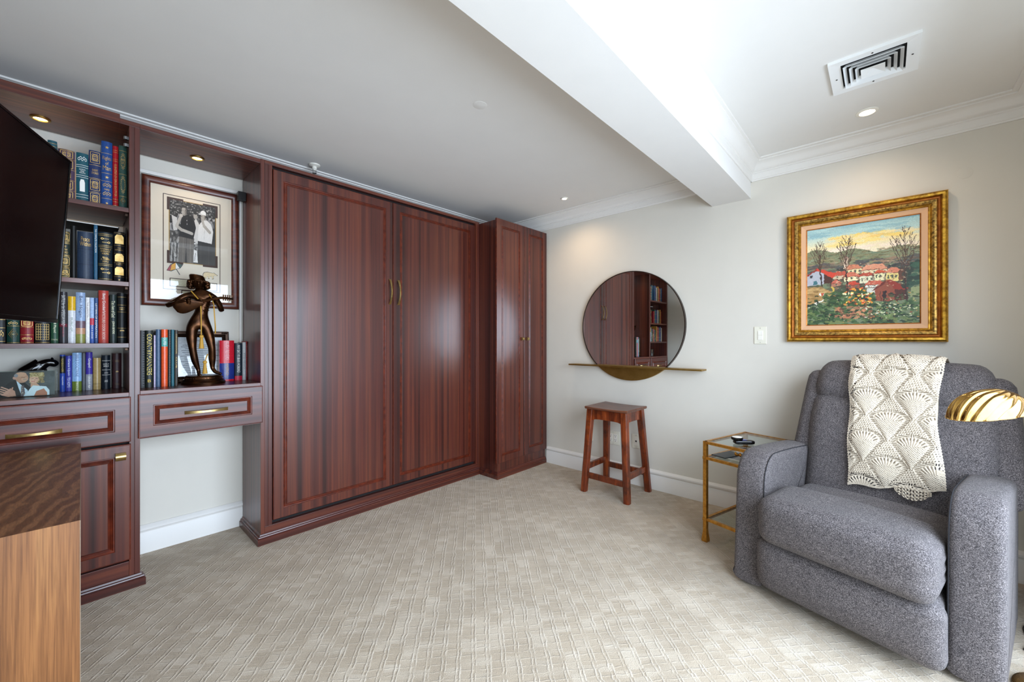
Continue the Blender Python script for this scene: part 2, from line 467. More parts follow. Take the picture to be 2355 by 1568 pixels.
def raster_obj(name, ra, fn, mat, parent, thing_=None):
    """grid mesh carrying the raster's colours; fn(u,v) -> point"""
    h, w = ra.h, ra.w
    mb = MB(); mb.grid([[fn(i / w, j / h) for i in range(w + 1)] for j in range(h + 1)])
    o = sub(name, mb, mat, parent, thing_) if thing_ is not None else make(name, mb, mat, parent)
    at = o.data.color_attributes.new('print', 'FLOAT_COLOR', 'CORNER')
    a = ra.a; a = np.where(a <= 0.04045, a / 12.92, ((a + 0.055) / 1.055) ** 2.4)
    cols = np.concatenate([a.reshape(-1, 3), np.ones((h * w, 1))], 1)
    at.data.foreach_set('color', np.repeat(cols, 4, 0).astype(np.float32).ravel())
    return o

# ------------------------------------------------------------------ room shell
XL, XR, YB, YF, ZC = -0.56, 3.19, 3.09, -0.95, 2.42     # left wall, right wall, cabinet wall, window wall, ceiling
YS, XS = -0.57, 2.40                                     # wall return behind the recliner
struct('floor', MB().box(XL - .1, XR + .1, YF - .1, YB + .1, -0.06, 0.0), 'carpet')
struct('ceiling', MB().box(XL - .1, XR + .1, YF - .1, YB + .1, ZC, ZC + 0.08), 'ceiling_paint')
struct('wall_back', MB().box(XL - .1, XR + .1, YB, YB + .1, 0, ZC), 'wall_paint')
struct('wall_right', MB().box(XR, XR + .1, YF - .1, YB, 0, ZC), 'wall_paint')
struct('wall_left', MB().box(XL - .1, XL, YF - .1, YB, 0, ZC), 'wall_paint')
struct('wall_return', MB().box(XS, XR, YF, YS, 0, ZC), 'wall_paint')
WX0, WX1, WZ0, WZ1 = -0.36, 2.34, 0.06, 2.06
mb = MB(); mb.box(XL, WX0, YF - .1, YF, 0, ZC); mb.box(WX1, XS, YF - .1, YF, 0, ZC)
mb.box(WX0, WX1, YF - .1, YF, 0, WZ0); mb.box(WX0, WX1, YF - .1, YF, WZ1, ZC)
struct('wall_front', mb, 'wall_paint')
# glazed doors behind the camera
win = tag(make('window_1', MB().box(WX0, WX1, YF - .09, YF - .02, WZ0, WZ0 + .06).box(WX0, WX1, YF - .09, YF - .02, WZ1 - .06, WZ1)
     .box(WX0, WX0 + .06, YF - .09, YF - .02, WZ0, WZ1).box(WX1 - .06, WX1, YF - .09, YF - .02, WZ0, WZ1)
     .box((WX0 + WX1) / 2 - .05, (WX0 + WX1) / 2 + .05, YF - .09, YF - .02, WZ0, WZ1), 'trim_paint'), kind='structure')
for a, b in ((WX0 + .06, (WX0 + WX1) / 2 - .05), ((WX0 + WX1) / 2 + .05, WX1 - .06)):
    make('pane', MB().box(a, b, YF - .06, YF - .054, WZ0 + .06, WZ1 - .06), 'window_glass', win)
# ceiling beam
BY0, BY1, BZ = 0.68, 0.93, 2.19
struct('ceiling_beam', MB().box(XL, XR, BY0, BY1, BZ, ZC), 'ceiling_paint')
# crown mouldings (offset from wall, height below ceiling)
CR = [(0.0, -.118), (.010, -.118), (.012, -.110), (.016, -.108), (.016, -.072), (.024, -.068), (.024, -.062), (.034, -.058), (.046, -.046),
      (.058, -.030), (.076, -.020), (.092, -.016), (.092, -.010), (.112, -.008), (.112, 0.0), (0, 0)]
CRB = [(o * 0.72, z) for o, z in CR]
zz = lambda pr: [(o, ZC + z) for o, z in pr]
struct('trim_1', MB().sweep(zz(CR), [(XR, BY0), (XR, YS), (XS, YS)], 1), 'trim_paint', smooth=True)
struct('trim_2', MB().sweep(zz(CR), [(XL, YB), (XR, YB), (XR, BY1)], 1), 'trim_paint', smooth=True)
struct('trim_3', MB().sweep(zz(CRB), [(XL, BY0), (XR, BY0)], 1), 'trim_paint', smooth=True)
BB = [(0, 0), (.018, 0), (.018, .112), (.014, .118), (.016, .126), (.022, .132), (.022, .142), (.014, .152), (.006, .158), (0, .158)]
struct('baseboard_right', MB().sweep(BB, [(XR, 2.46), (XR, YS), (XS, YS)], 1), 'trim_paint', smooth=True)
struct('baseboard_back', MB().sweep(BB, [(0.221, YB), (0.745, YB)], 1), 'trim_paint', smooth=True)
struct('baseboard_left', MB().sweep(BB, [(XL, YF), (XL, 2.66)], 1), 'trim_paint', smooth=True)

# ------------------------------------------------------------------ built-in cabinets
FY = 2.70
# face placed in a plane y = const looking towards -y: a -> x, b -> z, depth -> +y
def face_y(x0, z0, y): return lambda a, b, d: (x0 + a, y + d, z0 + b)
PANEL = [(0.0, .0025), (.0025, 0), (.056, 0), (.0575, .004), (.061, .0045), (.064, .0015), (.067, .0015), (.069, .005), (.074, .0052), (.078, .0015), (.082, .001)]
PMAT = [1, 0, 1, 1, 1, 1, 1, 1, 1, 0, 0]
def door(parent, name, x0, x1, z0, z1, y, t=0.018, prof=PANEL, pm=PMAT, mat='mahogany_vertical'):
    mb = MB(); mb.rings(face_y(x0, z0, y), x1 - x0, z1 - z0, prof, pm)
    mb.mi = 1; d0 = prof[0][1]
    mb.add([(x0, y + d0, z0), (x1, y + d0, z0), (x1, y + d0, z1), (x0, y + d0, z1), (x0, y + t, z0), (x1, y + t, z0), (x1, y + t, z1), (x0, y + t, z1)],
           [(0, 1, 5, 4), (1, 2, 6, 5), (2, 3, 7, 6), (3, 0, 4, 7), (4, 5, 6, 7)])
    return make(name, mb, [mat, 'mahogany_edge'], parent)
DRW = [(0.0, .004), (.003, .002), (.005, .002), (.006, 0), (.055, 0), (.057, .004), (.061, .004), (.066, .0085), (.069, .006), (.072, .0085), (.078, .004), (.080, .002)]
DMAT = [1, 1, 1, 0, 1, 1, 1, 1, 1, 1, 0, 0]
def bow_handle(mb, p0, p1, out, proud=0.026, w=0.016, n=14):
    """arched pull: flared ends, slim waist"""
    p0, p1, out = Vector(p0), Vector(p1), Vector(out)
    t = (p1 - p0).normalized(); side = t.cross(out).normalized(); rows = []
    for i in range(n + 1):
        s_ = i / n; k = math.sin(PI * s_)
        c = p0.lerp(p1, s_) + out * (proud * k ** 0.7 + .002)
        ww = w * (1 - 0.45 * k); hh = 0.006
        rows.append([c + side * (ww / 2) - out * hh / 2, c - side * (ww / 2) - out * hh / 2, c - side * (ww / 2) + out * hh / 2, c + side * (ww / 2) + out * hh / 2])
    mb.grid(rows, closed_u=True)
    mb.add(rows[0], [(0, 1, 2, 3)]); mb.add(rows[-1], [(3, 2, 1, 0)])
    return mb
def square_knob(mb, x, z, y, s=0.026):
    mb.box(x - .006, x + .006, y - .014, y, z - .006, z + .006)
    n = 6; rows = []
    for i in range(n + 1):
        a = -1 + 2 * i / n; yy = y - .014 - .010 * (1 - a * a)
        rows.append([(x - s / 2, yy, z + a * s / 2), (x + s / 2, yy, z + a * s / 2), (x + s / 2, yy + .008, z + a * s / 2), (x - s / 2, yy + .008, z + a * s / 2)])
    mb.grid(rows, closed_u=True); mb.add(rows[0], [(0, 1, 2, 3)]); mb.add(rows[-1], [(3, 2, 1, 0)])
    return mb
PL = [(0, 0), (.020, 0), (.020, .034), (.017, .037), (.013, .038), (.015, .043), (.013, .048), (.006, .050), (.004, .058), (0, .060)]

# wall bed cabinet
wb_ = thing('wall_bed_cabinet', 'wide mahogany wall bed cabinet with two tall panelled doors', 'cabinet', (1.62, 2.89, 0))
make('side_panel', MB().box(.745, .765, FY, 3.066, .0, 2.275, .0008), 'mahogany_vertical_b', wb_)
make('side_panel', MB().box(2.474, 2.494, FY, 3.066, .0, 2.275, .0008), 'mahogany_vertical_b', wb_)
make('stile', MB().box(.7655, .785, FY + .001, FY + .06, .0985, 2.254, .0008), 'mahogany_vertical', wb_)
make('stile', MB().box(.7855, .806, FY, FY + .06, .0985, 2.254, .0008), 'mahogany_vertical_b', wb_)
make('stile', MB().box(2.449, 2.4735, FY, FY + .06, .0985, 2.254, .0008), 'mahogany_vertical', wb_)
make('top_rail', MB().box(.7655, 2.4735, FY, 3.066, 2.2545, 2.275, .0008), 'mahogany_horizontal', wb_)
make('bottom_rail', MB().box(.7655, 2.4735, FY, FY + .05, .03, .098, .0008), 'mahogany_horizontal', wb_)
make('gap_shade_sheet', MB().box(.806, 2.449, FY + .03, FY + .045, .098, 2.254), 'shadow_gap', wb_)  # near-black sheet standing in for the shade in the door gaps
make('plinth', MB().sweep(PL, [(.745, 3.066), (.745, FY), (2.494, FY)], 1), 'mahogany_horizontal', wb_, smooth=True)
d1 = door(wb_, 'door', .813, 1.618, .121, 2.236, FY + .004); d2 = door(wb_, 'door', 1.6225, 2.445, .121, 2.236, FY + .004, mat='mahogany_vertical')
for d_, x in ((d1, 1.592), (d2, 1.663)):
    sub('handle', bow_handle(MB(), (x, FY + .004, 1.472), (x, FY + .004, 1.660), (0, -1, 0), .030, .017), 'satin_brass', d_, wb_, smooth=True)
for z in (.979, .951):
    sc_ = make('screw_cap', MB().lathe([(.0055, 0), (.0055, .001), (.004, .0015)], 0, 0, 12), 'white_plastic', wb_, loc=(0, 0, 0))
    sc_.rotation_euler = (PI / 2, 0, 0); sc_.location = (.775 - 1.62, FY + .001 - 2.89, z)

# wardrobe
WY = 2.472
wr = thing('wardrobe', 'tall narrow mahogany wardrobe with two doors in the corner', 'wardrobe', (2.83, 2.77, 0))
make('body', MB().box(2.496, 3.165, WY, 3.066, 0.0, 2.262, .001), 'mahogany_vertical_b', wr)
wd1 = door(wr, 'door', 2.468, 2.832, .137, 2.264, WY - .020, prof=[(a if a < .05 else a + .004, d) for a, d in PANEL])
wd2 = door(wr, 'door', 2.8345, 3.168, .137, 2.264, WY - .020, prof=[(a if a < .05 else a + .004, d) for a, d in PANEL], mat='mahogany_vertical_b')
for d_, x in ((wd1, 2.797), (wd2, 2.868)):
    sub('knob', square_knob(MB(), x, 1.22, WY - .020, .028), 'satin_brass', d_, wr, smooth=True)
make('plinth', MB().sweep(PL, [(2.496, FY - .021), (2.496, WY), (3.165, WY)], 1), 'mahogany_horizontal', wr, smooth=True)

# bookcase
BX0, BX1 = -.50, .221
bk = thing('bookcase', 'tall mahogany bookcase with open shelves, drawer and panelled cupboard doors', 'bookcase', (-.14, 2.88, 0))
make('side_panel', MB().box(.2015, BX1, FY, 3.066, 0, 2.247, .0008), 'mahogany_vertical', bk)
make('side_panel', MB().box(.182, .201, FY, 3.066, 0, 2.247, .0008), 'mahogany_vertical_b', bk)
make('side_panel', MB().box(BX0, -.465, FY, 3.066, 0, 2.247, .0008), 'mahogany_vertical_b', bk)
make('top_panel', MB().box(BX0, .150, FY, 3.07, 2.2475, 2.2905, .0008).box(.150, BX1, FY, 3.07, 2.2475, 2.272, .0008), 'mahogany_horizontal', bk)
SH = [1.847, 1.487, 1.189]
for z in SH:
    sh = make('shelf', MB().box(-.4645, .1815, FY + .004, 3.068, z - .021, z, .0008), 'mahogany_horizontal', bk)
    sub('shelf_clip', MB().box(.168, .1813, FY + .030, FY + .044, z - .036, z - .0215, .002), 'dark_bronze', sh, bk)
for z in (2.195, 2.160):
    make('shelf_clip', MB().lathe([(.009, -.007), (.009, .007)], .1725, 2.735, 10).box(.1725, .1815, 2.728, 2.742, z - z - .007, .007), 'steel', bk, loc=(0, 0, z))
make('worktop', MB().box(-.4645, .1815, FY - .002, 3.068, .930, .950, .001), 'mahogany_horizontal', bk)
dr = door(bk, 'drawer', -.462, .187, .713, .929, FY - .020, prof=DRW, pm=DMAT, mat='mahogany_horizontal')
sub('handle', bow_handle(MB(), (-.193, FY - .018, .803), (-.035, FY - .018, .803), (0, -1, 0), .026, .018), 'satin_brass', dr, bk, smooth=True)
do = door(bk, 'door', -.136, .187, .143, .702, FY - .020, prof=DRW, pm=DMAT)
sub('knob', square_knob(MB(), .151, .649, FY - .020, .036), 'satin_brass', do, bk, smooth=True)
do = door(bk, 'door', -.462, -.140, .143, .702, FY - .020, prof=DRW, pm=DMAT, mat='mahogany_vertical_b')
sub('knob', square_knob(MB(), -.427, .649, FY - .020, .036), 'satin_brass', do, bk, smooth=True)
make('bottom_rail', MB().box(-.4645, .1815, FY + .001, FY + .02, .03, .128, .0008), 'mahogany_horizontal', bk)
make('gap_shade_sheet', MB().box(-.4645, .1815, FY + .02, FY + .03, .128, .929), 'shadow_gap', bk)  # near-black sheet painting the shade between drawer, doors and rail
make('plinth', MB().sweep(PL, [(BX0, FY), (BX1, FY), (BX1, FY + .03)], 1), 'mahogany_horizontal', bk, smooth=True)

# niche desk between bookcase and wall bed
nd = thing('built_in_desk', 'mahogany desk ledge with one drawer spanning the niche beside the bookcase', 'desk', (.483, 2.88, .715))
make('worktop', MB().box(.2215, .7445, FY - .002, 3.068, .934, .954, .001), 'mahogany_horizontal', nd)
make('drawer_box', MB().box(.2215, .7445, FY, 3.06, .716, .9335), 'mahogany_horizontal', nd)
dr = door(nd, 'drawer', .213, .752, .722, .937, FY - .020, prof=DRW, pm=DMAT, mat='mahogany_horizontal')
sub('handle', bow_handle(MB(), (.391, FY - .018, .826), (.580, FY - .018, .826), (0, -1, 0), .026, .018), 'satin_brass', dr, nd, smooth=True)
make('canopy', MB().box(.2215, .7445, FY, 3.07, 2.2475, 2.272, .0008), 'mahogany_horizontal', nd)
make('hinge_bracket', MB().box(.700, .744, 2.985, 3.025, 2.09, 2.145, .003), 'black_plastic', nd)

# ------------------------------------------------------------------ ceiling lights, vent, sprinkler
def downlight(label, x, y, z, r, power, ring='white_plastic', group=None):
    t = thing('downlight', label, 'light', (x, y, z), group=group, world=False)
    make('trim_ring', MB().lathe([(r * .66, 0), (r * .70, -.006), (r * .9, -.006), (r, -.003), (r, 0)], 0, 0, 32, cap=False), ring, t, smooth=True)
    make('lens', MB().lathe([(r * .66, -.0005), (r * .4, -.003), (.0005, -.0035)], 0, 0, 32), 'lamp_lens', t, smooth=True)
    l = bpy.data.lights.new('downlight_beam', 'SPOT'); l.energy = power; l.color = (1.0, .72, .46); l.spot_size = math.radians(150)
    l.spot_blend = 1.0; l.shadow_soft_size = r * .6
    o = bpy.data.objects.new('downlight_beam', l); o.location = (x, y, z - .012); COL.objects.link(o)
    return t
downlight('larger round downlight in the right ceiling beside the air vent', 2.861, .065, ZC, .047, 7)
downlight('small round downlight in the left ceiling before the mirror', 2.842, 2.009, ZC, .030, 13)
downlight('round puck light under the bookcase top above the television', -.107, 2.92, 2.2475, .034, 3.0, 'dull_brass')
downlight('round puck light under the niche canopy above the golf picture', .478, 2.89, 2.2475, .034, 3.0, 'dull_brass')

vt = thing('air_vent', 'square white louvred air vent in the ceiling', 'vent', (2.395, .035, ZC), world=False)
H = .147
def ringb(a, b, z0, z1, zi0, zi1):
    """square ring with sloped faces: outer half-size a, inner b"""
    mb = MB(); q = lambda h, z: [(-h, -h, z), (h, -h, z), (h, h, z), (-h, h, z)]
    R_ = [q(a, z0), q(a, z1), q(b, zi1), q(b, zi0)]
    mb.grid(R_, closed_u=True, closed_v=True); return mb
make('frame', ringb(H, H * .72, 0, -.012, 0, -.009), 'vent_white', vt)
make('backing', MB().box(-H * .72, H * .72, -H * .72, H * .72, -.0015, -.0005), 'black_void', vt)  # black sheet imitates the dark duct behind the louvres; no opening is cut
for k, h in enumerate((.098, .078, .058)):
    make('louvre', ringb(h, h - .011, -.0175 - .002 * k, -.0195 - .002 * k, -.003, -.005), 'vent_white', vt)
make('centre_plate', ringb(.040, .0002, -.024, -.026, -.010, -.012), 'vent_white', vt)
for x, y in ((0, .125), (0, -.125), (.125, 0), (-.125, 0)):
    make('screw', MB().lathe([(.0035, -.0125), (.0035, -.0108)], x, y, 8), 'black_plastic', vt)

sp = thing('sprinkler_head', 'white sprinkler head hanging from the ceiling above the wall bed', 'sprinkler', (1.129, 2.90, ZC), world=False)
make('escutcheon', MB().lathe([(.036, 0), (.035, -.006), (.022, -.013), (.015, -.014)], 0, 0, 24), 'white_plastic', sp, smooth=True)
make('body', MB().lathe([(.015, -.012), (.015, -.030), (.010, -.034), (.010, -.040)], 0, 0, 16), 'white_plastic', sp, smooth=True)
make('deflector', MB().box(-.012, -.009, -.002, .002, -.058, -.034).box(.009, .012, -.002, .002, -.058, -.034).lathe([(.014, -.060), (.014, -.057)], 0, 0, 12), 'steel', sp)
tag(make('cover_plate', MB().lathe([(.036, 0), (.036, -.0008), (.034, -.0014)], 0, 0, 32), 'ceiling_paint', loc=(1.424, 1.537, ZC), smooth=True),
    'flat round cover plate on the left ceiling', 'cover plate')
cp = tag(make('cover_plate', MB().lathe([(.030, 0), (.030, .0007), (.028, .0012)], 0, 0, 32), 'wall_paint', smooth=True), 'faint round cover plate on the right wall above the painting corner', 'cover plate')
cp.rotation_euler = (0, -PI / 2, 0); cp.location = (XR, -.315, 2.088)

#PART2
# ------------------------------------------------------------------ walnut desk at lower left
dk = thing('walnut_desk', 'walnut waterfall desk jutting out from the bookcase', 'desk', (-.27, 2.04, 0), rz=math.radians(-.5), world=False)
yz = lambda a, b, c: (c, a, b)
make('desk_top', MB().prism([(-.5525, .750), (-.514, .7115), (.560, .7115), (.560, .750)], -.285, .285, yz), 'walnut_dark', dk)
make('end_panel', MB().prism([(-.5527, 0), (-.514, 0), (-.514, .7113), (-.5527, .7498)], -.285, .285, yz), 'walnut_light', dk)
make('edge_strip', MB().box(.285, .2862, -.5527, .560, .7116, .7500).box(.285, .2862, -.5527, -.5142, 0, .7116), cover('#8d7a66'), dk)
make('end_panel', MB().box(-.285, .285, .522, .560, 0.0, .7118, .001), 'walnut_light', dk)
make('modesty_panel', MB().box(-.265, -.247, -.514, .522, .25, .7118), 'walnut_light', dk)

# ------------------------------------------------------------------ television on a wall arm
tv = thing('television', 'large black flat screen television turned on its wall arm', 'television', (-.040, 2.10, 1.262), world=False)
az = math.radians(71.5 + 180)                 # from the far edge towards the camera
tv.rotation_mode = 'XYZ'
TW, TH = 1.0, .566
# local frame: x along the screen (0 at far edge), y = screen normal, z up
tv.rotation_euler = (math.radians(-3.4), 0, az)
make('panel', MB().box(0, TW, -.040, -.001, 0, TH, .004), 'black_plastic', tv)
make('screen', MB().box(.008, TW - .008, -.001, .0006, .014, TH - .008), 'tv_screen', tv)
make('bezel', MB().box(0, TW, -.001, .003, 0, .013, .001).box(0, .007, -.001, .003, .013, TH, .001).box(TW - .007, TW, -.001, .003, .013, TH, .001).box(0, TW, -.001, .003, TH - .007, TH, .001), 'black_gloss', tv)
make('rear_housing', MB().box(.25, .75, -.075, -.040, .10, .40, .01), 'black_plastic', tv)
make('wall_arm', MB().tube([(.5, -.07, .27), (.42, -.18, .27), (.60, -.33, .28)], .018, 8), 'black_plastic', tv)

# ------------------------------------------------------------------ stool
st = thing('wooden_stool', 'old reddish brown wooden stool with square splayed legs below the mirror', 'stool', (2.93, 1.575, 0))
feet = [(2.772, 1.768), (2.765, 1.392), (3.110, 1.386), (3.118, 1.765)]
tops = [(2.79, 1.715), (2.787, 1.425), (3.035, 1.42), (3.04, 1.715)]
ZS = .665
for (fx, fy), (tx, ty) in zip(feet, tops):
    rows = []
    for k, (w, ch) in ((0.0, (.024, .009)), (.02, (.0245, .010)), (.5, (.024, .008)), (.86, (.024, .004)), (1.0, (.024, .002))):
        cx = fx + (tx - fx) * k; cy = fy + (ty - fy) * k; z = ZS * k
        rows.append([(cx + a * w, cy + b * w, z) for a, b in ((-1 + ch / w, -1), (1 - ch / w, -1), (1, -1 + ch / w), (1, 1 - ch / w), (1 - ch / w, 1), (-1 + ch / w, 1), (-1, 1 - ch / w), (-1, -1 + ch / w))])
    mb = MB().grid(rows, closed_u=True); mb.add(rows[0], [tuple(range(8))]); mb.add(rows[-1], [tuple(range(8))[::-1]])
    make('leg', mb, 'stool_wood', st)
def at_leg(i, z):
    k = z / ZS; return Vector((feet[i][0] + (tops[i][0] - feet[i][0]) * k, feet[i][1] + (tops[i][1] - feet[i][1]) * k, z))
for i, j in ((0, 1), (1, 2), (2, 3), (3, 0)):
    a, b = at_leg(i, .615), at_leg(j, .615); d = (b - a).normalized()
    # apron with a shallow arch
    n = Vector((d.y, -d.x, 0)); rows = []
    for k in range(9):
        s_ = k / 8; c = (a + d * .02).lerp(b - d * .02, s_); lo = .575 + (.012 * (1 - abs(2 * s_ - 1) ** 6)); hi = ZS - .002
        rows.append([(c.x + n.x * .011, c.y + n.y * .011, lo), (c.x - n.x * .011, c.y - n.y * .011, lo), (c.x - n.x * .011, c.y - n.y * .011, hi), (c.x + n.x * .011, c.y + n.y * .011, hi)])
    mb = MB().grid(rows, closed_u=True); make('apron', mb, 'stool_wood', st)
for i, j, z in ((0, 1, .135), (1, 2, .185), (2, 3, .150), (3, 0, .195)):
    a, b = at_leg(i, z), at_leg(j, z); d = (b - a).normalized()
    make('stretcher', MB().tube([a + d * .018, b - d * .018], 0, sq=(.022, .042)), 'stool_wood', st)
# dished seat
mb = MB(); rows_t = []; n = 10
c0 = [(2.748, 1.742), (2.752, 1.388), (3.072, 1.383), (3.078, 1.748)]
def seat_pt(u, v):
    a = Vector(c0[0]).lerp(Vector(c0[1]), u); b = Vector(c0[3]).lerp(Vector(c0[2]), u); return a.lerp(b, v)
def seat_z(u, v): return ZS + .020 - .009 * (1 - (2 * u - 1) ** 2) * (1 - .35 * (2 * v - 1) ** 2)
top = [[(*seat_pt(i / n, j / n), seat_z(i / n, j / n)) for j in range(n + 1)] for i in range(n + 1)]
bot = [[(*seat_pt(i / n, j / n), ZS) for j in range(n + 1)] for i in range(n + 1)]
mb.grid(top); mb.grid(bot)
ed = [(0, j) for j in range(n + 1)] + [(i, n) for i in range(1, n + 1)] + [(n, j) for j in range(n - 1, -1, -1)] + [(i, 0) for i in range(n - 1, 0, -1)]
ctr = Vector((2.913, 1.565))
def bulge(p):
    q = Vector(p[:2]) + (Vector(p[:2]) - ctr).normalized() * .006; return (q.x, q.y, p[2] - .007)
mb.grid([[top[i][j] for i, j in ed], [bulge(top[i][j]) for i, j in ed], [bot[i][j] for i, j in ed]], closed_u=True)
make('seat', mb, 'stool_seat_wood', st, smooth=True, weld=True, angle=50)

# ------------------------------------------------------------------ round mirror with brass shelf
MX, MY, MZ, MR = XR - .028, 1.573, 1.327, .459
mi_ = thing('wall_mirror', 'large round wall mirror with a long slim brass shelf across it', 'mirror', (XR, MY, MZ), world=False)
SZ = .985 - MZ
def seg_poly(r, zc_, above, n=64):
    a0 = math.asin(max(-1, min(1, zc_ / r)))
    if above: return [(r * math.cos(a0 + (PI - 2 * a0) * i / n), r * math.sin(a0 + (PI - 2 * a0) * i / n)) for i in range(n + 1)]
    return [(r * math.cos(PI - a0 + (PI + 2 * a0) * i / n), r * math.sin(PI - a0 + (PI + 2 * a0) * i / n)) for i in range(n + 1)]
mk = lambda x0: (lambda a, b, c: (c, a, b))
make('mirror_glass', MB().prism(seg_poly(MR - .006, SZ, True), -.026, -.012, mk(0)), 'mirror_glass', mi_)
make('brass_plate', MB().prism(seg_poly(MR, SZ, False), -.030, 0, mk(0)), 'dull_brass', mi_)
arc = seg_poly(1.0, SZ / MR, True, 72)
mb = MB(); rows = []
for a, b in arc: rows.append([(-.030, a * (MR - .006), b * (MR - .006)), (-.030, a * MR, b * MR), (0, a * MR, b * MR), (0, a * (MR - .006), b * (MR - .006))])
mb.grid(rows, closed_u=True); make('frame', mb, 'dark_bronze', mi_, smooth=True)
make('backing', MB().prism(seg_poly(MR - .006, SZ, True), -.012, 0, mk(0)), 'dark_bronze', mi_)
make('shelf', MB().box(-.105, 0, .970 - MY, 2.135 - MY, SZ - .006, SZ + .006, .001), 'dull_brass', mi_)

# ------------------------------------------------------------------ switch and outlets on the right wall
def wallplate(name, label, y, z, w, h, kind, group=None, cat='outlet'):
    t = thing(name, label, cat, (XR, y, z), world=False, group=group)
    make('plate', MB().box(-.006, 0, -w / 2, w / 2, -h / 2, h / 2, .0025), 'almond_plastic', t)
    if kind == 'switch':
        make('rocker_frame', MB().box(-.0075, -.006, -.017, .017, -.033, .033), 'white_plastic', t)
        for s_ in (-1, 1): make('button', MB().box(-.0105, -.0075, -.014, .014, s_ * .0155 - .0145, s_ * .0155 + .0145, .001), 'white_plastic', t)
    if kind == 'duplex':
        for cy in (-.023, .023):
            r = make('receptacle', MB().box(-.0085, -.006, cy - .017, cy + .017, -.034, .034, .001), 'white_plastic', t)
            for cz in (-.018, .018):
                sub('slot', MB().box(-.0089, -.0083, cy - .008, cy - .0055, cz - .001, cz + .008).box(-.0089, -.0083, cy + .0055, cy + .008, cz - .001, cz + .008).box(-.0089, -.0083, cy - .003, cy + .003, cz - .011, cz - .006), 'black_plastic', r, t)
    if kind == 'jack':
        make('insert', MB().box(-.0085, -.006, -.017, .017, -.034, .034, .001), 'white_plastic', t)
        make('jack', MB().box(-.0095, -.0084, -.006, .006, -.005, .007), 'black_plastic', t)
    for cz in (-h / 2 + .010, h / 2 - .010):
        make('screw', MB().box(-.0068, -.0058, -.002, .002, cz - .002, cz + .002), 'steel', t)
wallplate('light_switch', 'almond light switch plate with two stacked rocker buttons beside the painting', .622, 1.239, .074, .118, 'switch', cat='switch')
wallplate('wall_outlet', 'double gang outlet plate with four sockets behind the stool', 1.735, .358, .118, .118, 'duplex')
wallplate('wall_outlet', 'single jack plate with black socket behind the stool right legs', 1.522, .362, .074, .118, 'jack')
wallplate('wall_outlet', 'blank plate on the wall behind the stool left leg', 1.975, .355, .074, .118, 'blank')

# ------------------------------------------------------------------ gilded landscape painting
PY0, PY1, PZ0, PZ1 = -.254, .466, 1.195, 2.009
pw, ph = PY1 - PY0, PZ1 - PZ0
pa = thing('painting', 'village landscape painting in a wide stepped gold frame above the recliner', 'painting', (XR, (PY0 + PY1) / 2, PZ0))
# seen from the room: a runs from the left (large y) to the right
fp = lambda a, b, d: (XR - .002 - d, PY1 - a, PZ0 + b)
def frame_part(name, prof, mat):
    mb = MB(); rows = []
    for ins, d in prof: rows.append([fp(a, b, d) for a, b in ((ins, ins), (pw - ins, ins), (pw - ins, ph - ins), (ins, ph - ins))])
    mb.grid(rows, closed_u=True, closed_v=True); return make(name, mb, mat, pa)
frame_part('outer_moulding', [(0, 0), (0, .030), (.004, .038), (.012, .044), (.022, .042), (.026, .036), (.026, 0)], 'gold_leaf')
frame_part('red_gold_channel', [(.026, 0), (.026, .036), (.030, .028), (.037, .026), (.040, .030), (.040, 0)], 'gold_leaf_red')
frame_part('middle_moulding', [(.040, 0), (.040, .030), (.044, .037), (.052, .038), (.060, .032), (.063, .026), (.063, 0)], 'gold_leaf_worn')
frame_part('inner_bead', [(.063, 0), (.063, .026), (.066, .029), (.069, .026), (.073, .027), (.076, .022), (.076, 0)], 'gold_leaf')
frame_part('linen_liner', [(.076, 0), (.076, .022), (.102, .017), (.102, 0)], 'linen_liner')
frame_part('gold_lip', [(.102, 0), (.102, .019), (.107, .017), (.107, 0)], 'gold_leaf_red')
R = Raster(330, 384, '#a9c4c0')
R.a[:] = 0
Yn = R.Y
for y0, y1, ca, cb in ((.70, .80, '#e9d8b8', '#e3d2a4'), (.80, .88, '#e3d2a4', '#bccabb'), (.88, 1.01, '#bccabb', '#86aeb4')):
    k = np.clip((Yn - y0) / (y1 - y0), 0, 1)[..., None]; mk_ = (Yn >= y0) & (Yn < y1)
    R.a[mk_] = (R.c(ca) * (1 - k) + R.c(cb) * k)[mk_]
R.put(Yn < .70, '#6d7a5c')
R.dabs(70, (.25, .95, .80, .90), ['#eec863', '#f0d48a', '#e6b650', '#e8cf9a'], .09, .012, .55)
R.dabs(40, (0, 1, .90, 1.0), ['#8fb5b8', '#a5c3bf', '#79a2ac'], .10, .012, .5)
R.dabs(30, (.2, .9, .72, .79), ['#f0d9c4', '#e6cdb4'], .1, .010, .5)
for i in range(40):
    x = i / 39; R.ell(x, .665 + .05 * math.sin(x * 5 + 1) * .5 + .02 * math.sin(x * 17), .06, .075, '#7c7f5e')
R.dabs(160, (0, 1, .60, .72), ['#8a7c52', '#77855f', '#6b6a48', '#9a8a66', '#5f7560', '#5b5238', '#8f9a80'], .035, .007, .6)
R.dabs(220, (0, 1, .58, .73), ['#6f6040', '#7f8a6c', '#54553c', '#a08c68', '#8e7a5a'], .022, .004, .7)
R.dabs(150, (0, 1, .53, .63), ['#5a4a40', '#7d6a58', '#4c4a4c', '#97795f', '#3f4a4a'], .05, .010, .65)
R.dabs(60, (.3, 1, .48, .56), ['#3c3638', '#2c2f2c', '#514744'], .05, .014, .7)
R.dabs(120, (0, 1, .30, .50), ['#4a4a36', '#5a5844', '#3d4634'], .05, .02, .8)
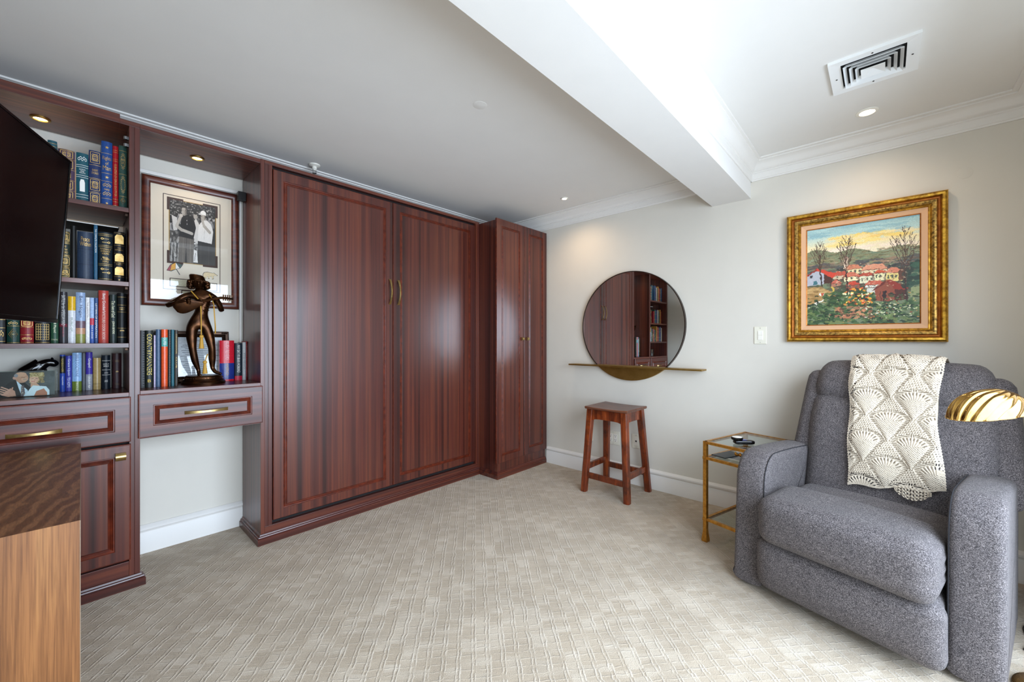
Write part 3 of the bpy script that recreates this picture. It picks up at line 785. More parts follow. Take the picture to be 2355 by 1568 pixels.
def house(x, y, w, h, rh, wall, roof, skew=.0, wins=2):
    R.poly([(x - .016, y - .012), (x + w + .016, y - .012), (x + w + .02, y + h), (x - .018, y + h)], '#4a3a30', .55)
    R.poly([(x, y), (x + w, y), (x + w, y + h), (x, y + h)], wall)
    R.poly([(x - .012, y + h - .004), (x + w + .012, y + h + skew - .004), (x + w - .04, y + h + rh + skew), (x + .03, y + h + rh)], roof)
    R.line(x - .01, y + h - .004, x + w + .01, y + h + skew - .004, .0025, '#6a2c20')
    for i in range(wins):
        wx = x + w * (i + .5) / wins; R.rect(wx - .008, wx + .008, y + h * .35, y + h * .72, '#4f5a48')
R.poly([(.355, .56), (.40, .56), (.398, .66), (.357, .66)], '#dcc2a8'); R.ell(.378, .662, .022, .02, '#b59480')
R.poly([(.36, .675), (.378, .70), (.396, .675)], '#8b6a5a'); R.rect(.37, .385, .60, .63, '#8a6f5e')
house(.37, .50, .15, .055, .04, '#e0cf9a', '#c97b5a', wins=4); house(.55, .52, .06, .04, .03, '#d9c9ac', '#b06a52')
R.poly([(.55, .56), (.58, .60), (.61, .56)], '#9a8474')
house(.52, .47, .22, .06, .05, '#d8c49c', '#d48d6c', wins=5); house(.26, .46, .14, .04, .04, '#c7b090', '#b9503a')
house(.36, .43, .14, .05, .04, '#e8d8a8', '#c86a50', wins=3); house(.50, .40, .13, .075, .03, '#d6d3b2', '#b54a34', wins=3)
house(.63, .42, .11, .07, .03, '#e0d7a6', '#c4502f', wins=3); house(.73, .40, .13, .085, .045, '#dcc878', '#cf7a5c', wins=4)
R.poly([(.83, .40), (.89, .42), (.885, .49), (.86, .525), (.83, .485)], '#5d3a2c')
R.poly([(.0, .41), (.17, .42), (.17, .53), (.09, .575), (0, .53)], '#a9aab2'); R.poly([(.17, .42), (.25, .43), (.25, .50), (.17, .53)], '#4a2c24')
R.poly([(.08, .575), (.105, .59), (.29, .52), (.25, .475), (.17, .535)], '#c8402c'); R.poly([(-.01, .52), (.105, .59), (.10, .575), (0, .51)], '#8c2e22')
R.rect(.025, .05, .49, .52, '#3c3a3e'); R.rect(.065, .10, .42, .46, '#3f6a70')
house(.24, .39, .09, .035, .03, '#a87058', '#c0614c', wins=1); house(.38, .36, .12, .035, .03, '#96523e', '#c4442e', wins=2)
R.poly([(.0, .22), (.0, .40), (.12, .395), (.20, .36), (.24, .33), (.20, .27), (.10, .22)], '#a9824e')
R.dabs(60, (0, .2, .23, .39), ['#b8935c', '#94703e', '#c2a06a', '#7f6238'], .03, .010, .6)
for i in range(30):
    t = i / 29; x = .02 + .24 * math.sin(t * PI * .62); y = .19 + .20 * t
    R.ell(x, y, .012, .008, '#d8d2c4' if t < .45 else '#c8a84a')
for x, c in ((.13, '#e8e4da'), (.15, '#b84a34'), (.165, '#e4ded0')): R.ell(x, .315, .008, .018, c)
R.dabs(420, (0, 1, 0, .21), ['#33502c', '#243c24', '#47653a', '#5b7040', '#1e3022', '#6d7a44'], .028, .012, .75)
R.dabs(160, (.18, .62, .18, .33), ['#2c4428', '#3f5a32', '#28381f', '#56683a'], .03, .014, .8)
R.dabs(90, (.36, .62, .20, .36), ['#d8622a', '#e0902e', '#c8462a', '#e8c24a', '#e9dfae'], .012, .008, .95)
R.dabs(90, (.28, .60, .05, .17), ['#b5714f', '#8e5a44', '#c98a63', '#6a4636'], .02, .009, .8)
R.dabs(70, (.55, .98, .06, .20), ['#d8d0a8', '#b9c08c', '#8a4a32', '#e2ddc8', '#7f9a5a'], .010, .006, .9)
R.poly([(.56, .31), (.64, .30), (.64, .37), (.57, .37)], '#c8c8bc'); house(.55, .36, .17, .02, .04, '#d8d6c8', '#c25a44', wins=1)
R.poly([(.64, .22), (.80, .21), (.80, .33), (.735, .40), (.64, .33)], '#8a4632'); R.poly([(.80, .21), (.91, .22), (.90, .33), (.80, .33)], '#4e261c')
R.poly([(.72, .415), (.76, .42), (.915, .335), (.90, .315), (.80, .325), (.74, .40)], '#8e2f20'); R.poly([(.60, .32), (.72, .415), (.735, .40), (.63, .32)], '#6a2a20')
R.rect(.70, .73, .22, .31, '#2c1a18'); R.line(.69, .215, .675, .31, .003, '#5a3020')
R.poly([(.92, .24), (1, .23), (1, .34), (.93, .33)], '#8a9266'); R.dabs(40, (.88, 1, .34, .56), ['#2f4a3a', '#3a5a44', '#26382e'], .03, .02, .8)
def tree(x, y, h, seed, n=11):
    r_ = random.Random(seed); R.line(x, y, x - .02, y + h * .40, .006, '#3a2620'); R.line(x - .02, y + h * .40, x - .012, y + h * .72, .003, '#4a342c'); R.line(x - .012, y + h * .72, x - .02, y + h, .0016, '#5a443a')
    for i in range(16):
        t = r_.uniform(.3, .7); bx, by = x - .02, y + h * t; a = r_.uniform(-.5, .5); L = h * r_.uniform(.18, .38)
        R.line(bx, by, bx + L * math.sin(a) * .9, by + L * math.cos(a), .0012, '#54402f')
    for i in range(n):
        t = .35 + .6 * i / n; bx, by = x - .02 * min(1, t / .55), y + h * t; L = h * (1 - t) * .7 + .03
        s_ = 1 if i % 2 else -1; ex, ey = bx + s_ * L * r_.uniform(.22, .45), by + L * r_.uniform(.55, .95)
        R.line(bx, by, ex, ey, .0022, '#4a352c'); R.line((bx + ex) / 2, (by + ey) / 2, (bx + ex) / 2 + s_ * .015, (by + ey) / 2 + L * .45, .0014, '#5a443a')
tree(.145, .40, .47, 1); tree(.395, .32, .58, 2); tree(.90, .21, .70, 3)
R.dabs(260, (.28, .92, .36, .60), ['#c88a6c', '#8e5a44', '#d8c4a0', '#6a4a3a', '#b06a50', '#e0d0a8'], .007, .004, .55)
R.dabs(200, (0, 1, .0, .30), ['#1c2c1c', '#2c4426', '#3f5a34', '#142016', '#55683c'], .016, .008, .7)
R.dabs(120, (.2, 1, .02, .30), ['#c8b078', '#d8d4b8', '#a86a48', '#8a9a58', '#d88a3c'], .006, .004, .8)
gx = np.cumsum(rng.normal(0, 1, (R.h // 6 + 2, R.w // 6 + 2)), 1) * 0 + rng.normal(0, 1, (R.h // 6 + 2, R.w // 6 + 2)); gy = rng.normal(0, 1, gx.shape)
yy, xx = np.mgrid[0:R.h, 0:R.w]; ux, uy = xx / 6, yy / 6; i0, j0 = uy.astype(int), ux.astype(int); fy, fx = uy - i0, ux - j0
def lerp2(g): return (g[i0, j0] * (1 - fx) + g[i0, j0 + 1] * fx) * (1 - fy) + (g[i0 + 1, j0] * (1 - fx) + g[i0 + 1, j0 + 1] * fx) * fy
R.a = R.a[np.clip(yy + np.rint(lerp2(gy) * 1.5).astype(int), 0, R.h - 1), np.clip(xx + np.rint(lerp2(gx) * 1.5).astype(int), 0, R.w - 1)]
gm_ = R.a.mean(2, keepdims=True); R.a = np.clip(gm_ + (R.a - gm_) * .95, 0, 1)
R.a = np.clip(R.a * 1.06, 0, 1); R.grain(.05)
cw, chh = pw - .214, ph - .214
raster_obj('canvas', R, lambda u, v: (XR - .016, PY1 - .107 - cw * u, PZ0 + .107 + chh * v), 'oil_paint', pa)

# ------------------------------------------------------------------ framed golf photograph in the niche
GX0, GX1, GZ0, GZ1 = .256, .724, 1.403, 2.145
gw, gh = GX1 - GX0, GZ1 - GZ0
gp = thing('framed_photograph', 'framed black and white golf photograph with cream mat in the niche', 'picture', ((GX0 + GX1) / 2, YB, GZ0))
fg = lambda a, b, d: (GX0 + a, YB - d, GZ0 + b)
def gframe(name, prof, mat, **kw):
    mb = MB(); rows = [[fg(a, b, d) for a, b in ((i_, i_), (gw - i_, i_), (gw - i_, gh - i_), (i_, gh - i_))] for i_, d in prof]
    mb.grid(rows, closed_u=True, closed_v=True); return make(name, mb, mat, gp, **kw)
gframe('frame', [(0, 0), (0, .018), (.004, .026), (.014, .030), (.026, .029), (.036, .022), (.040, .016), (.040, 0)], 'mahogany_horizontal', smooth=True, angle=50)
make('mat_board', MB().box(GX0 + .04, GX1 - .04, YB - .010, YB, GZ0 + .04, GZ1 - .04), 'mat_board', gp)
def rect_line(mb, x0, x1, z0, z1, t, d0, d1):
    for a in ((x0, x1, z0, z0 + t), (x0, x1, z1 - t, z1), (x0, x0 + t, z0, z1), (x1 - t, x1, z0, z1)): mb.box(a[0], a[1], YB - d1, YB - d0, a[2], a[3])
mb = MB(); rect_line(mb, GX0 + .094, GX1 - .098, GZ0 + .10, GZ1 - .085, .0035, .0095, .0108); make('mat_line', mb, 'mat_dark', gp)
px0, px1, pz0, pz1 = GX0 + .124, GX1 - .124, GZ0 + .266, GZ1 - .112
for cx_, sx_ in ((px0 - .012, 1), (px1 + .012, -1)):
    for cz_, sz_ in ((pz0 - .012, 1), (pz1 + .012, -1)):
        mb = MB()
        mb.box(min(cx_, cx_ + sx_ * .075), max(cx_, cx_ + sx_ * .075), YB - .0112, YB - .0098, min(cz_, cz_ + sz_ * .016), max(cz_, cz_ + sz_ * .016))
        mb.box(min(cx_, cx_ + sx_ * .016), max(cx_, cx_ + sx_ * .016), YB - .0113, YB - .0098, min(cz_, cz_ + sz_ * .075), max(cz_, cz_ + sz_ * .075))
        make('mat_corner', mb, 'mat_dark', gp)
make('photo_mount', MB().box(px0 - .004, px1 + .004, YB - .0110, YB - .0098, pz0 - .004, pz1 + .004), cover('#b08a3c'), gp)
R = Raster(190, 230, '#2b2a29')
R.dabs(420, (0, 1, .74, 1), ['#161616', '#4b4a48', '#7d7c78', '#262524', '#b4b2ac'], .016, .010, .8)
for i in range(30):
    x, y = rng.uniform(.02, .98), rng.uniform(.60, .82); g = rng.uniform(.50, .72)
    R.ell(x, y - .075, .055, .065, (.16 + .45 * rng.random(),) * 3); R.ell(x, y, .026, .034, (g, g * .98, g * .96)); R.ell(x, y + .024, .028, .016, '#1f1e1d')
    R.rect(x - .016, x + .016, y + .002, y + .008, '#4a4744', .6)
R.rect(0, .2, 0, .5, '#4a4743'); R.poly([(.04, .75), (.15, .72), (.16, .52), (.08, .50)], '#cfccc6'); R.dabs(50, (0, .2, 0, .48), ['#8c8983', '#2f2d2b', '#b9b6af', '#5c5954'], .022, .03, .7)
for x in (.03, .10, .17): R.line(x, 0, x + .02, .30, .006, '#c9c6bf')
R.poly([(.47, .30), (.62, .30), (.64, .66), (.56, .76), (.48, .66)], '#d2cfc9'); R.ell(.545, .80, .042, .058, '#a9a49b'); R.ell(.545, .845, .044, .025, '#2a2826'); R.rect(.48, .62, 0, .32, '#37342f'); R.dabs(25, (.47, .62, .22, .36), ['#3b3937', '#8c8a86'], .02, .015)
R.poly([(.50, .02), (.60, .02), (.585, .22), (.485, .24)], '#e4e2dd'); R.line(.53, .05, .55, .18, .004, '#55524e')
R.poly([(.17, -.02), (.31, -.02), (.345, .30), (.37, -.02), (.50, -.02), (.52, .42), (.20, .44)], '#655f58'); R.line(.27, .0, .29, .42, .004, '#817a70'); R.line(.43, .0, .44, .40, .004, '#817a70'); R.line(.35, .28, .36, .42, .004, '#3c3833')
R.poly([(.19, .42), (.50, .40), (.56, .60), (.52, .72), (.42, .775), (.33, .78), (.25, .73), (.22, .58)], '#1e1d1d'); R.line(.36, .62, .37, .76, .003, '#4a4846'); R.ell(.362, .70, .008, .008, '#cfccc6'); R.ell(.366, .64, .008, .008, '#cfccc6')
R.line(.24, .535, .47, .495, .024, '#b9b3a9'); R.ell(.235, .54, .03, .022, '#bdb7ad'); R.line(.145, .585, .25, .53, .026, '#b0aaa0'); R.line(.145, .585, .225, .74, .024, '#bdb7ad'); R.ell(.245, .765, .032, .028, '#c9c3b8')
R.ell(.30, .845, .050, .074, '#b0aaa0'); R.ell(.335, .84, .018, .06, '#7d776e'); R.poly([(.24, .875), (.25, .93), (.31, .945), (.365, .92), (.362, .875), (.33, .90), (.27, .90)], '#2c2a27'); R.rect(.268, .292, .852, .860, '#4c4843'); R.rect(.315, .336, .852, .860, '#4c4843'); R.line(.302, .85, .300, .82, .004, '#948d82'); R.rect(.282, .322, .793, .800, '#6a5f56')
R.poly([(.61, -.02), (.745, -.02), (.755, .28), (.775, -.02), (.93, -.02), (.905, .40), (.60, .42)], '#2a2827'); R.line(.66, 0, .67, .36, .004, '#403d3a'); R.line(.85, 0, .84, .36, .004, '#403d3a')
R.poly([(.60, .39), (.915, .37), (.95, .58), (.90, .70), (.80, .76), (.70, .74), (.63, .66), (.605, .55)], '#e2dfd9'); R.line(.74, .42, .75, .60, .003, '#bdbab4'); R.line(.87, .56, .74, .655, .026, '#aaa398'); R.line(.74, .655, .70, .745, .022, '#b3aca1'); R.ell(.70, .755, .026, .024, '#b9b2a7')
R.ell(.715, .80, .048, .064, '#aea79c'); R.ell(.755, .80, .016, .04, '#857e74'); R.poly([(.655, .845), (.785, .835), (.785, .88), (.74, .91), (.69, .905), (.66, .88)], '#ecebe6'); R.line(.625, .843, .69, .845, .008, '#d9d7d1'); R.rect(.675, .70, .805, .812, '#4a4540')
R.grain(.04)
raster_obj('photo_print', R, lambda u, v: (px0 + (px1 - px0) * u, YB - .0118, pz0 + (pz1 - pz0) * v), 'printed', gp)
# emblems and signature slips
def flat(polys, x, z, s, mats, d=.0112):
    mb = MB(); 
    for k, (mi, pts) in enumerate(polys):
        mb.mi = mi; mb.add([(x + a * s, YB - d - .00012 * k, z + b * s) for a, b in pts], [tuple(range(len(pts)))])
    return mb
blackm, redm, yelm, grnm, whm = cover('#141416'), cover('#a3263a'), cover('#e8a51c'), cover('#2c4a44'), M['paper_white']
um = [(0, [(-1.06, -.34), (-.62, .62), (0, 1.08), (.95, .80), (.62, .20), (.02, -.08), (-.5, -.42)]), (1, [(-1, -.3), (-.58, .56), (-.50, .55), (-.62, -.30)]),
      (2, [(-.60, -.32), (-.45, .62), (.02, 1.0), (0, -.02), (-.28, -.14)]), (4, [(.03, 0), (.05, 1.0), (.50, .22), (.34, .12)]), (3, [(.10, 1.0), (.86, .76), (.60, .26), (.52, .28)]),
      (0, [(.06, .02), (.50, -.86), (.58, -.80), (.14, .06)])]
make('umbrella_emblem', flat(um, GX0 + .150, GZ0 + .222, .038, None), [blackm, redm, yelm, grnm, whm], gp)
bear = [(-1, -.5), (-1.02, .1), (-.85, .42), (-.4, .55), (.1, .45), (.35, .42), (.55, .5), (.62, .38), (1.02, .12), (.98, 0), (.62, -.02), (.42, -.12), (.50, -.45), (.42, -.62), (.22, -.62), (.30, -.45), (.15, -.2),
        (-.08, -.22), (-.10, -.60), (-.34, -.60), (-.28, -.46), (-.32, -.22), (-.5, -.28), (-.55, -.60), (-.85, -.60), (-.80, -.46)]
inn = [(a * .93, b * .88 + .0) for a, b in bear]
make('bear_emblem', flat([(0, bear), (1, inn)], GX0 + .318, GZ0 + .205, .037, None), [blackm, cover('#e6cfa0')], gp)
for x0, x1, z0, z1 in ((GX0 + .124, GX0 + .222, GZ0 + .118, GZ0 + .168), (GX0 + .262, GX0 + .354, GZ0 + .108, GZ0 + .158), (GX0 + .178, GX0 + .288, GZ0 + .058, GZ0 + .100)):
    mb = MB(); rect_line(mb, x0, x1, z0, z1, .004, .0098, .0112); mb.mi = 1; mb.box(x0 + .004, x1 - .004, YB - .0108, YB - .0098, z0 + .004, z1 - .004)
    make('signature_slip', mb, ['mat_dark', cover('#e6e2c4')], gp)
make('glass', MB().box(GX0 + .038, GX1 - .038, YB - .0165, YB - .0145, GZ0 + .038, GZ1 - .038), 'picture_glass', gp)
rc = tag(make('cable_channel', MB().box(.2225, .738, YB - .015, YB - .001, 2.152, 2.172, .002).box(.728, .738, YB - .015, YB - .001, .96, 2.152, .002), 'trim_paint'), 'white cable channel running over and beside the golf picture', 'cable channel')

# ------------------------------------------------------------------ gold and glass side table
ct, stn = math.cos(math.radians(15)), math.sin(math.radians(15))
WD = Vector((-stn, -ct, 0)); DP = Vector((ct, -stn, 0))      # recliner width and depth directions
tb = thing('side_table', 'gold metal side table with glass shelves between stool and recliner', 'table', (2.562, .800, 0), rz=math.radians(-15), world=False)
# local x = away from camera along DP, local -y = along WD
TL, TWd = .47, .27
cs = [(0.011, -.011), (TL - .011, -.011), (TL - .011, -TWd + .011), (.011, -TWd + .011)]
for x, y in cs:
    mb = MB(); rows = []
    for z, w in ((0, .016), (.012, .0165), (.05, .012), (.075, .0105), (.60, .0105)):
        rows.append([(x - w, y - w, z), (x + w, y - w, z), (x + w, y + w, z), (x - w, y + w, z)])
    mb.grid(rows, closed_u=True); mb.add(rows[0], [(3, 2, 1, 0)]); mb.add(rows[-1], [(0, 1, 2, 3)])
    for z in (.125, .492): mb.box(x - .0125, x + .0125, y - .0125, y + .0125, z, z + .016)
    make('leg', mb, 'gold_paint', tb)
for z in (.584, .492, .125):
    for a, b in ((0, 1), (1, 2), (2, 3), (3, 0)):
        make('rail', MB().tube([(cs[a][0], cs[a][1], z + .008), (cs[b][0], cs[b][1], z + .008)], 0, sq=(.016, .016)), 'gold_paint', tb)
    make('glass_shelf', MB().box(.016, TL - .016, -TWd + .016, -.016, z + .009, z + .0145), 'clear_glass', tb)
orn = MB()
for k in range(24):
    a = k / 23 * 4 * PI; orn_p = None
orn.tube([(.05 + .012 * math.sin(k * .9), -.20 + .006 * k * .6 - .02, .560 - .010 * abs(math.sin(k * .45))) for k in range(16)], .006, 8)
make('scroll_ornament', orn, 'gold_paint', tb, smooth=True)
e = thing('handheld_device', 'black handheld device with a round white dial on the glass table', 'device', (2.647, .600, .5987), rz=math.radians(-50), world=False)
make('body', MB().rbox(0, 0, .013, .055, .022, .012, .010, 8), 'black_gloss', e, smooth=True, weld=True)
make('painted_reflection', MB().rbox(-.005, 0, .0255, .018, .012, .002, .002, 4), 'blue_reflection_plastic', e, smooth=True, weld=True)  # blue patch paints a reflection onto the glossy black body
make('dial_housing', MB().lathe([(.028, .024), (.032, .030), (.032, .036), (.028, .040)], -.035, .008, 28), 'black_gloss', e, smooth=True)
make('dial', MB().lathe([(.027, .0401), (.025, .0415), (.004, .042)], -.035, .008, 28), 'white_plastic', e, smooth=True)
t = thing('tablet', 'dark grey flat folder on the middle table shelf', 'folder', (2.667, .693, .5122), rz=math.radians(-20), world=False)
make('cover', MB().box(-.085, .085, -.045, .045, 0, .006, .002), cover('#2f3236'), t)
t = thing('magazine', 'glossy white magazine on the middle table shelf', 'magazine', (2.70, .625, .507), rz=math.radians(-15), world=False)
make('pages', MB().box(-.10, .10, -.07, .07, 0, .004, .001), 'paper_white', t)
make('cover_print', MB().box(-.098, .098, -.066, .066, .004, .0046).box(-.05, .05, -.03, .03, .0046, .005), cover('#8d8a8c', .2), t)
bl = tag(make('wooden_ball', MB().lathe([(.001, 0), (.010, .002), (.016, .010), (.018, .018), (.016, .026), (.010, .034), (.001, .036)], 0, 0, 20), cover('#4a1d14'), smooth=True, loc=(2.585, .585, .1398)), 'dark brown wooden ball on the lowest table shelf', 'ball')

# ------------------------------------------------------------------ recliner
rcx = thing('recliner', 'grey tweed recliner armchair facing the room', 'armchair', (2.285, .555, 0), rz=math.radians(-11 - 90), world=False)
# local x = width from the viewer's left to right, local y = depth towards the wall, z up
W = .876; AW = .140
def arm_profile():
    pr = [(-.035, .020), (-.040, .04)]
    for i in range(1, 9): pr.append((-.040 + .030 * i / 8, .04 + .46 * i / 8))
    for i in range(1, 11):
        a = PI / 2 * i / 10; pr.append((-.010 + .130 * (1 - math.cos(a)), .50 + .145 * math.sin(a)))
    for i in range(1, 9): pr.append((.12 + .48 * i / 8, .645 - .030 * (i / 8) ** 1.5))
    pr += [(.615, .58), (.615, .40), (.600, .20), (.585, .05), (.57, .020)]
    for i in range(1, 8): pr.append((.57 - .605 * i / 8, .020))
    return pr
def inset(pr, d):
    n = len(pr); out = []
    for i in range(n):
        a, b = Vector(pr[i - 1]), Vector(pr[(i + 1) % n]); t = (b - a).normalized(); nn = Vector((-t.y, t.x))
        c = Vector((.28, .33)); p = Vector(pr[i])
        if nn.dot(c - p) < 0: nn = -nn
        out.append(p + nn * d)
    return out
def arm(x0, flip=1):
    pr = arm_profile(); mb = MB(); rows = []; r = .030
    for k in range(7): a = PI / 2 * k / 6; rows.append((r * (1 - math.cos(a)) if False else r * (1 - math.sin(PI / 2 - a)), r * (1 - math.sin(a))))
    xs = [(x, i_) for x, i_ in rows] + [(AW * .35, -.002), (AW * .5, -.003), (AW * .65, -.002)] + [(AW - x, i_) for x, i_ in rows[::-1]]
    G_ = [[(x0 + x, q.x, q.y) for q in inset(pr, i_)] for x, i_ in xs]
    mb.grid(G_, closed_u=True); mb.add(G_[0], [tuple(range(len(pr)))]); mb.add(G_[-1], [tuple(range(len(pr)))[::-1]])
    return mb
make('arm', arm(0), 'tweed', rcx, smooth=True, angle=70)
make('arm', arm(W - AW), 'tweed', rcx, smooth=True, angle=70)
def seam(pts, r=.0022): return MB().tube(pts, r, 6)
for x in (AW - .006, W - AW + .006):
    ip = inset(arm_profile(), .006)
    make('arm_seam', seam([(x, q.x, q.y) for q in ip[1:28]], .0020), 'dark_seam', rcx, smooth=True)
BC = W / 2 + .042                                # centre line of the back
IX0, IX1 = AW + .002, W - AW - .002; IW = (IX1 - IX0) / 2; ICX = (IX0 + IX1) / 2
def footp(p, c):
    b = (1 - c[0] ** 2) * (1 - c[2] ** 2); y = p.y - (.02 * b if c[1] < 0 else 0)
    if p.z < 0: y += .030 * (p.z / .12) ** 2 if c[1] < .5 else 0
    return (p.x * (1.05 if p.y < -.05 else 1.0), y - .030 * p.x / IW, p.z)
make('footrest', MB().rbox(ICX, .005, .160, IW, .14, .125, .050, 20, footp), 'tweed', rcx, smooth=True, weld=True)
def cush(p, c):
    b = (1 - c[0] ** 2) * (1 - c[2] ** 2)
    y = p.y - (.025 * b if c[1] < -.5 else 0)
    z = p.z + (.012 * (1 - c[0] ** 2) if c[2] > .5 else 0)
    if p.y > -.02 and p.z > 0: z -= .045 * min(1, (p.y + .02) / .12)
    if p.y < 0: z += .02 * (1 - abs(c[2])) * 0
    k = .004 * math.sin(p.z * 160 + p.x * 30) * (abs(c[0]) ** 8)
    return (p.x + k * .5, y - .030 * p.x / IW * (p.y < .1), z)
make('seat_cushion', MB().rbox(ICX, .150, .380, IW, .315, .105, .060, 24, cush), 'tweed', rcx, smooth=True, weld=True)
make('cushion_seam', seam([(IX0 + .03, -.070, .281), (ICX, -.125, .279), (IX1 - .03, -.128, .281)], .003), 'dark_seam', rcx, smooth=True)
make('seat_base', MB().box(AW, W - AW, .10, .60, .05, .30, .01), 'tweed', rcx)
make('mechanism', MB().box(.16, W - .16, .14, .56, .0, .05), 'black_plastic', rcx)
for x in (.07, W - .07):
    for y in (.08, .50): make('glide', MB().lathe([(.018, 0), (.020, .021)], x, y, 12), 'black_plastic', rcx)
# back: leans away; front surface y at height z
def back_y(z): return .475 + .20 * max(0.0, (z - .42)) / .67 + .012 * math.sin(z * 9)
def backfn(w0):
    def fn(p, c):
        z = .72 + p.z
        lean = .20 * max(-.1, (z - .42) / .67)
        taper = 1 - .07 * max(0, (z - .8) / .3)
        b = (1 - c[0] ** 2) * .020
        groove = -.020 * math.exp(-((z - .90) / .016) ** 2) - .012 * math.exp(-((z - .60) / .020) ** 2) * 0
        lumb = .022 * math.exp(-((z - .985) / .07) ** 2) + .018 * math.exp(-((z - .72) / .13) ** 2)
        y = p.y + lean
        if c[1] < 0: y -= b + lumb + groove
        return (p.x * taper, y, p.z - (.012 * abs(c[0]) ** 3 if c[2] > .5 else 0))
    return fn
make('backrest', MB().rbox(BC, .545, .72, .345, .075, .375, .062, 30, backfn(.345)), 'tweed', rcx, smooth=True, weld=True)
def wing(sx):
    def fn(p, c):
        z = .76 + p.z; lean = .20 * max(-.1, (z - .42) / .67)
        return (p.x - sx * .035 * max(0, (z - .62) / .4), p.y + lean, p.z - (.05 * (p.y + .07) / .14 if p.z > .2 else 0))
    return MB().rbox(BC + sx * (.345 + .020), .585, .76, .058, .085, .28, .05, 16, fn)
for s_ in (-1, 1): make('back_wing', wing(s_), 'tweed', rcx, smooth=True, weld=True)
make('back_shell', MB().rbox(BC, .665, .62, .32, .05, .36, .04, 10, lambda p, c: (p.x, p.y + .20 * max(-.1, (.62 + p.z - .42) / .67), p.z)), 'tweed', rcx, smooth=True, weld=True)

# ------------------------------------------------------------------ crocheted throw over the back
th = thing('crochet_throw', 'cream crocheted throw draped over the recliner back', 'blanket', (2.285, .555, 0), rz=math.radians(-101), world=False)
def bface(z):
    return .545 - .075 + .20 * max(-.1, (z - .42) / .67) - .020 - .022 * math.exp(-((z - .985) / .07) ** 2) - .018 * math.exp(-((z - .72) / .13) ** 2)
path = []
for i in range(40): z = .470 + (.575) * i / 39; path.append((bface(z) - .014, z))
for i in range(1, 11):
    a = PI * i / 10 * .62; path.append((bface(1.045) - .014 + .062 - .062 * math.cos(a), 1.045 + .066 * math.sin(a)))
yt, zt = path[-1]
for i in range(1, 6): path.append((yt + .03 * i, zt - .012 * i))
cum = [0]
for i in range(1, len(path)): cum.append(cum[-1] + math.hypot(path[i][0] - path[i - 1][0], path[i][1] - path[i - 1][1]))
LT = cum[-1]
def on_path(s):
    s = max(0, min(LT, s)); i = max(1, next((k for k in range(1, len(cum)) if cum[k] >= s), len(cum) - 1))
    t_ = (s - cum[i - 1]) / max(1e-9, cum[i] - cum[i - 1]); a, b = path[i - 1], path[i]
    dy, dz = b[0] - a[0], b[1] - a[1]; L = math.hypot(dy, dz)
    return a[0] + dy * t_, a[1] + dz * t_, -dz / L, dy / L       # point and outward (front) normal
PXW, PXH = .172, .222                                            # motif spacing
def sstep(a, b, x): t_ = max(0, min(1, (x - a) / (b - a))); return t_ * t_ * (3 - 2 * t_)
def crochet(x, s):
    """relief height (m) and hole flag at throw coordinates"""
    best = None; hp = PXH / 2
    row = math.floor(s / hp)
    for r in (row - 1, row, row + 1, row + 2):
        cy = r * hp + .02; ox = 0 if r % 2 else .5
        cx = (math.floor(x / PXW - ox + .5) + ox) * PXW + .002
        dx, dy = x - cx, s - cy
        if dy >= 0: q = math.hypot(dx / .056, dy / .036)
        else: q = math.hypot(dx / (.056 * max(.08, 1 + dy / .112)), dy / .40)
        if dy < -.108: q = 9
        if best is None or q < best[0]: best = (q, dx, dy)
    q, dx, dy = best
    if q < 1.0:
        dome = .008 * math.sqrt(max(0, 1 - q * q))
        if dy > -.004:                                           # fan of long stitches on the shoulder
            a = math.atan2(dx, dy + .03); k = math.cos(a * 30)
            return dome + .0016 * k, (k < -.35 and .60 < q < .94)
        ck = math.sin(x * 640 + (math.floor(s * 210) % 2) * PI); b = abs(math.sin(s * 210 * PI))
        return dome + .0016 * ck * b, (ck < -.70 and b > .62)
    if q < 1.36:                                                 # open loops round each motif
        L_ = (dy if abs(dx) > .012 else dx) * 2 * PI / .0085
        k = math.cos(L_)
        return .001 + .0012 * k, (k < .10 and 1.07 < q < 1.34)
    a = math.sin((x + s * .35) * 2 * PI / .0105); b = math.sin((s - x * .35) * 2 * PI / .0105)
    return .004 + .0024 * a * b, (a > .45 and b > .45)
NX, NS = 216, 360
def edge_x(s):
    k = s / LT
    l = .300 + .040 * (1 - k) + .003 * math.sin(k * 19); r = .652 + .028 * (1 - k) + .006 * math.sin(k * 8 + 1) - .018 * math.exp(-((k - .45) / .2) ** 2)
    return l, r
mb = MB()
pts = np.zeros((NS + 1, NX + 1, 3)); hole = np.zeros((NS + 1, NX + 1), bool)
for j in range(NS + 1):
    for i in range(NX + 1):
        u = i / NX; s0 = .062 * u + .006 * math.sin(u * 14); s = s0 + (LT - s0) * j / NS
        if i % 8 == 0 or True: y, z, ny, nz = on_path(s)
        l, r = edge_x(s); x = l + (r - l) * u
        h_, ho = crochet(x - .48, s)
        wv = .004 * math.sin(x * 30 + s * 8) + .003 * math.sin(s * 40)
        rim = min(1, min(u, 1 - u, j / NS) * 14)
        hh_ = (h_ + wv + .014) * (.30 + .70 * rim)
        pts[j, i] = (x + .0012 * math.sin(s * 500) * (1 - rim), y + ny * hh_, z + nz * hh_); hole[j, i] = ho
vl = [tuple(p) for p in pts.reshape(-1, 3)]; fl = []
for j in range(NS):
    for i in range(NX):
        if hole[j, i] and 2 < i < NX - 3 and j > 3: continue
        a = j * (NX + 1) + i; fl.append((a, a + 1, a + NX + 2, a + NX + 1))
mb.add(vl, fl); make('top_layer', mb, 'crochet', th, smooth=True, angle=180)
def under(x0, x1, s0, off, mat='crochet'):
    rows = []
    for j in range(31):
        s = s0 + (LT - s0) * j / 30; y, z, ny, nz = on_path(s); rows.append([(x0 + (x1 - x0) * i / 12, y + ny * off, z + nz * off) for i in range(13)])
    return MB().grid(rows)
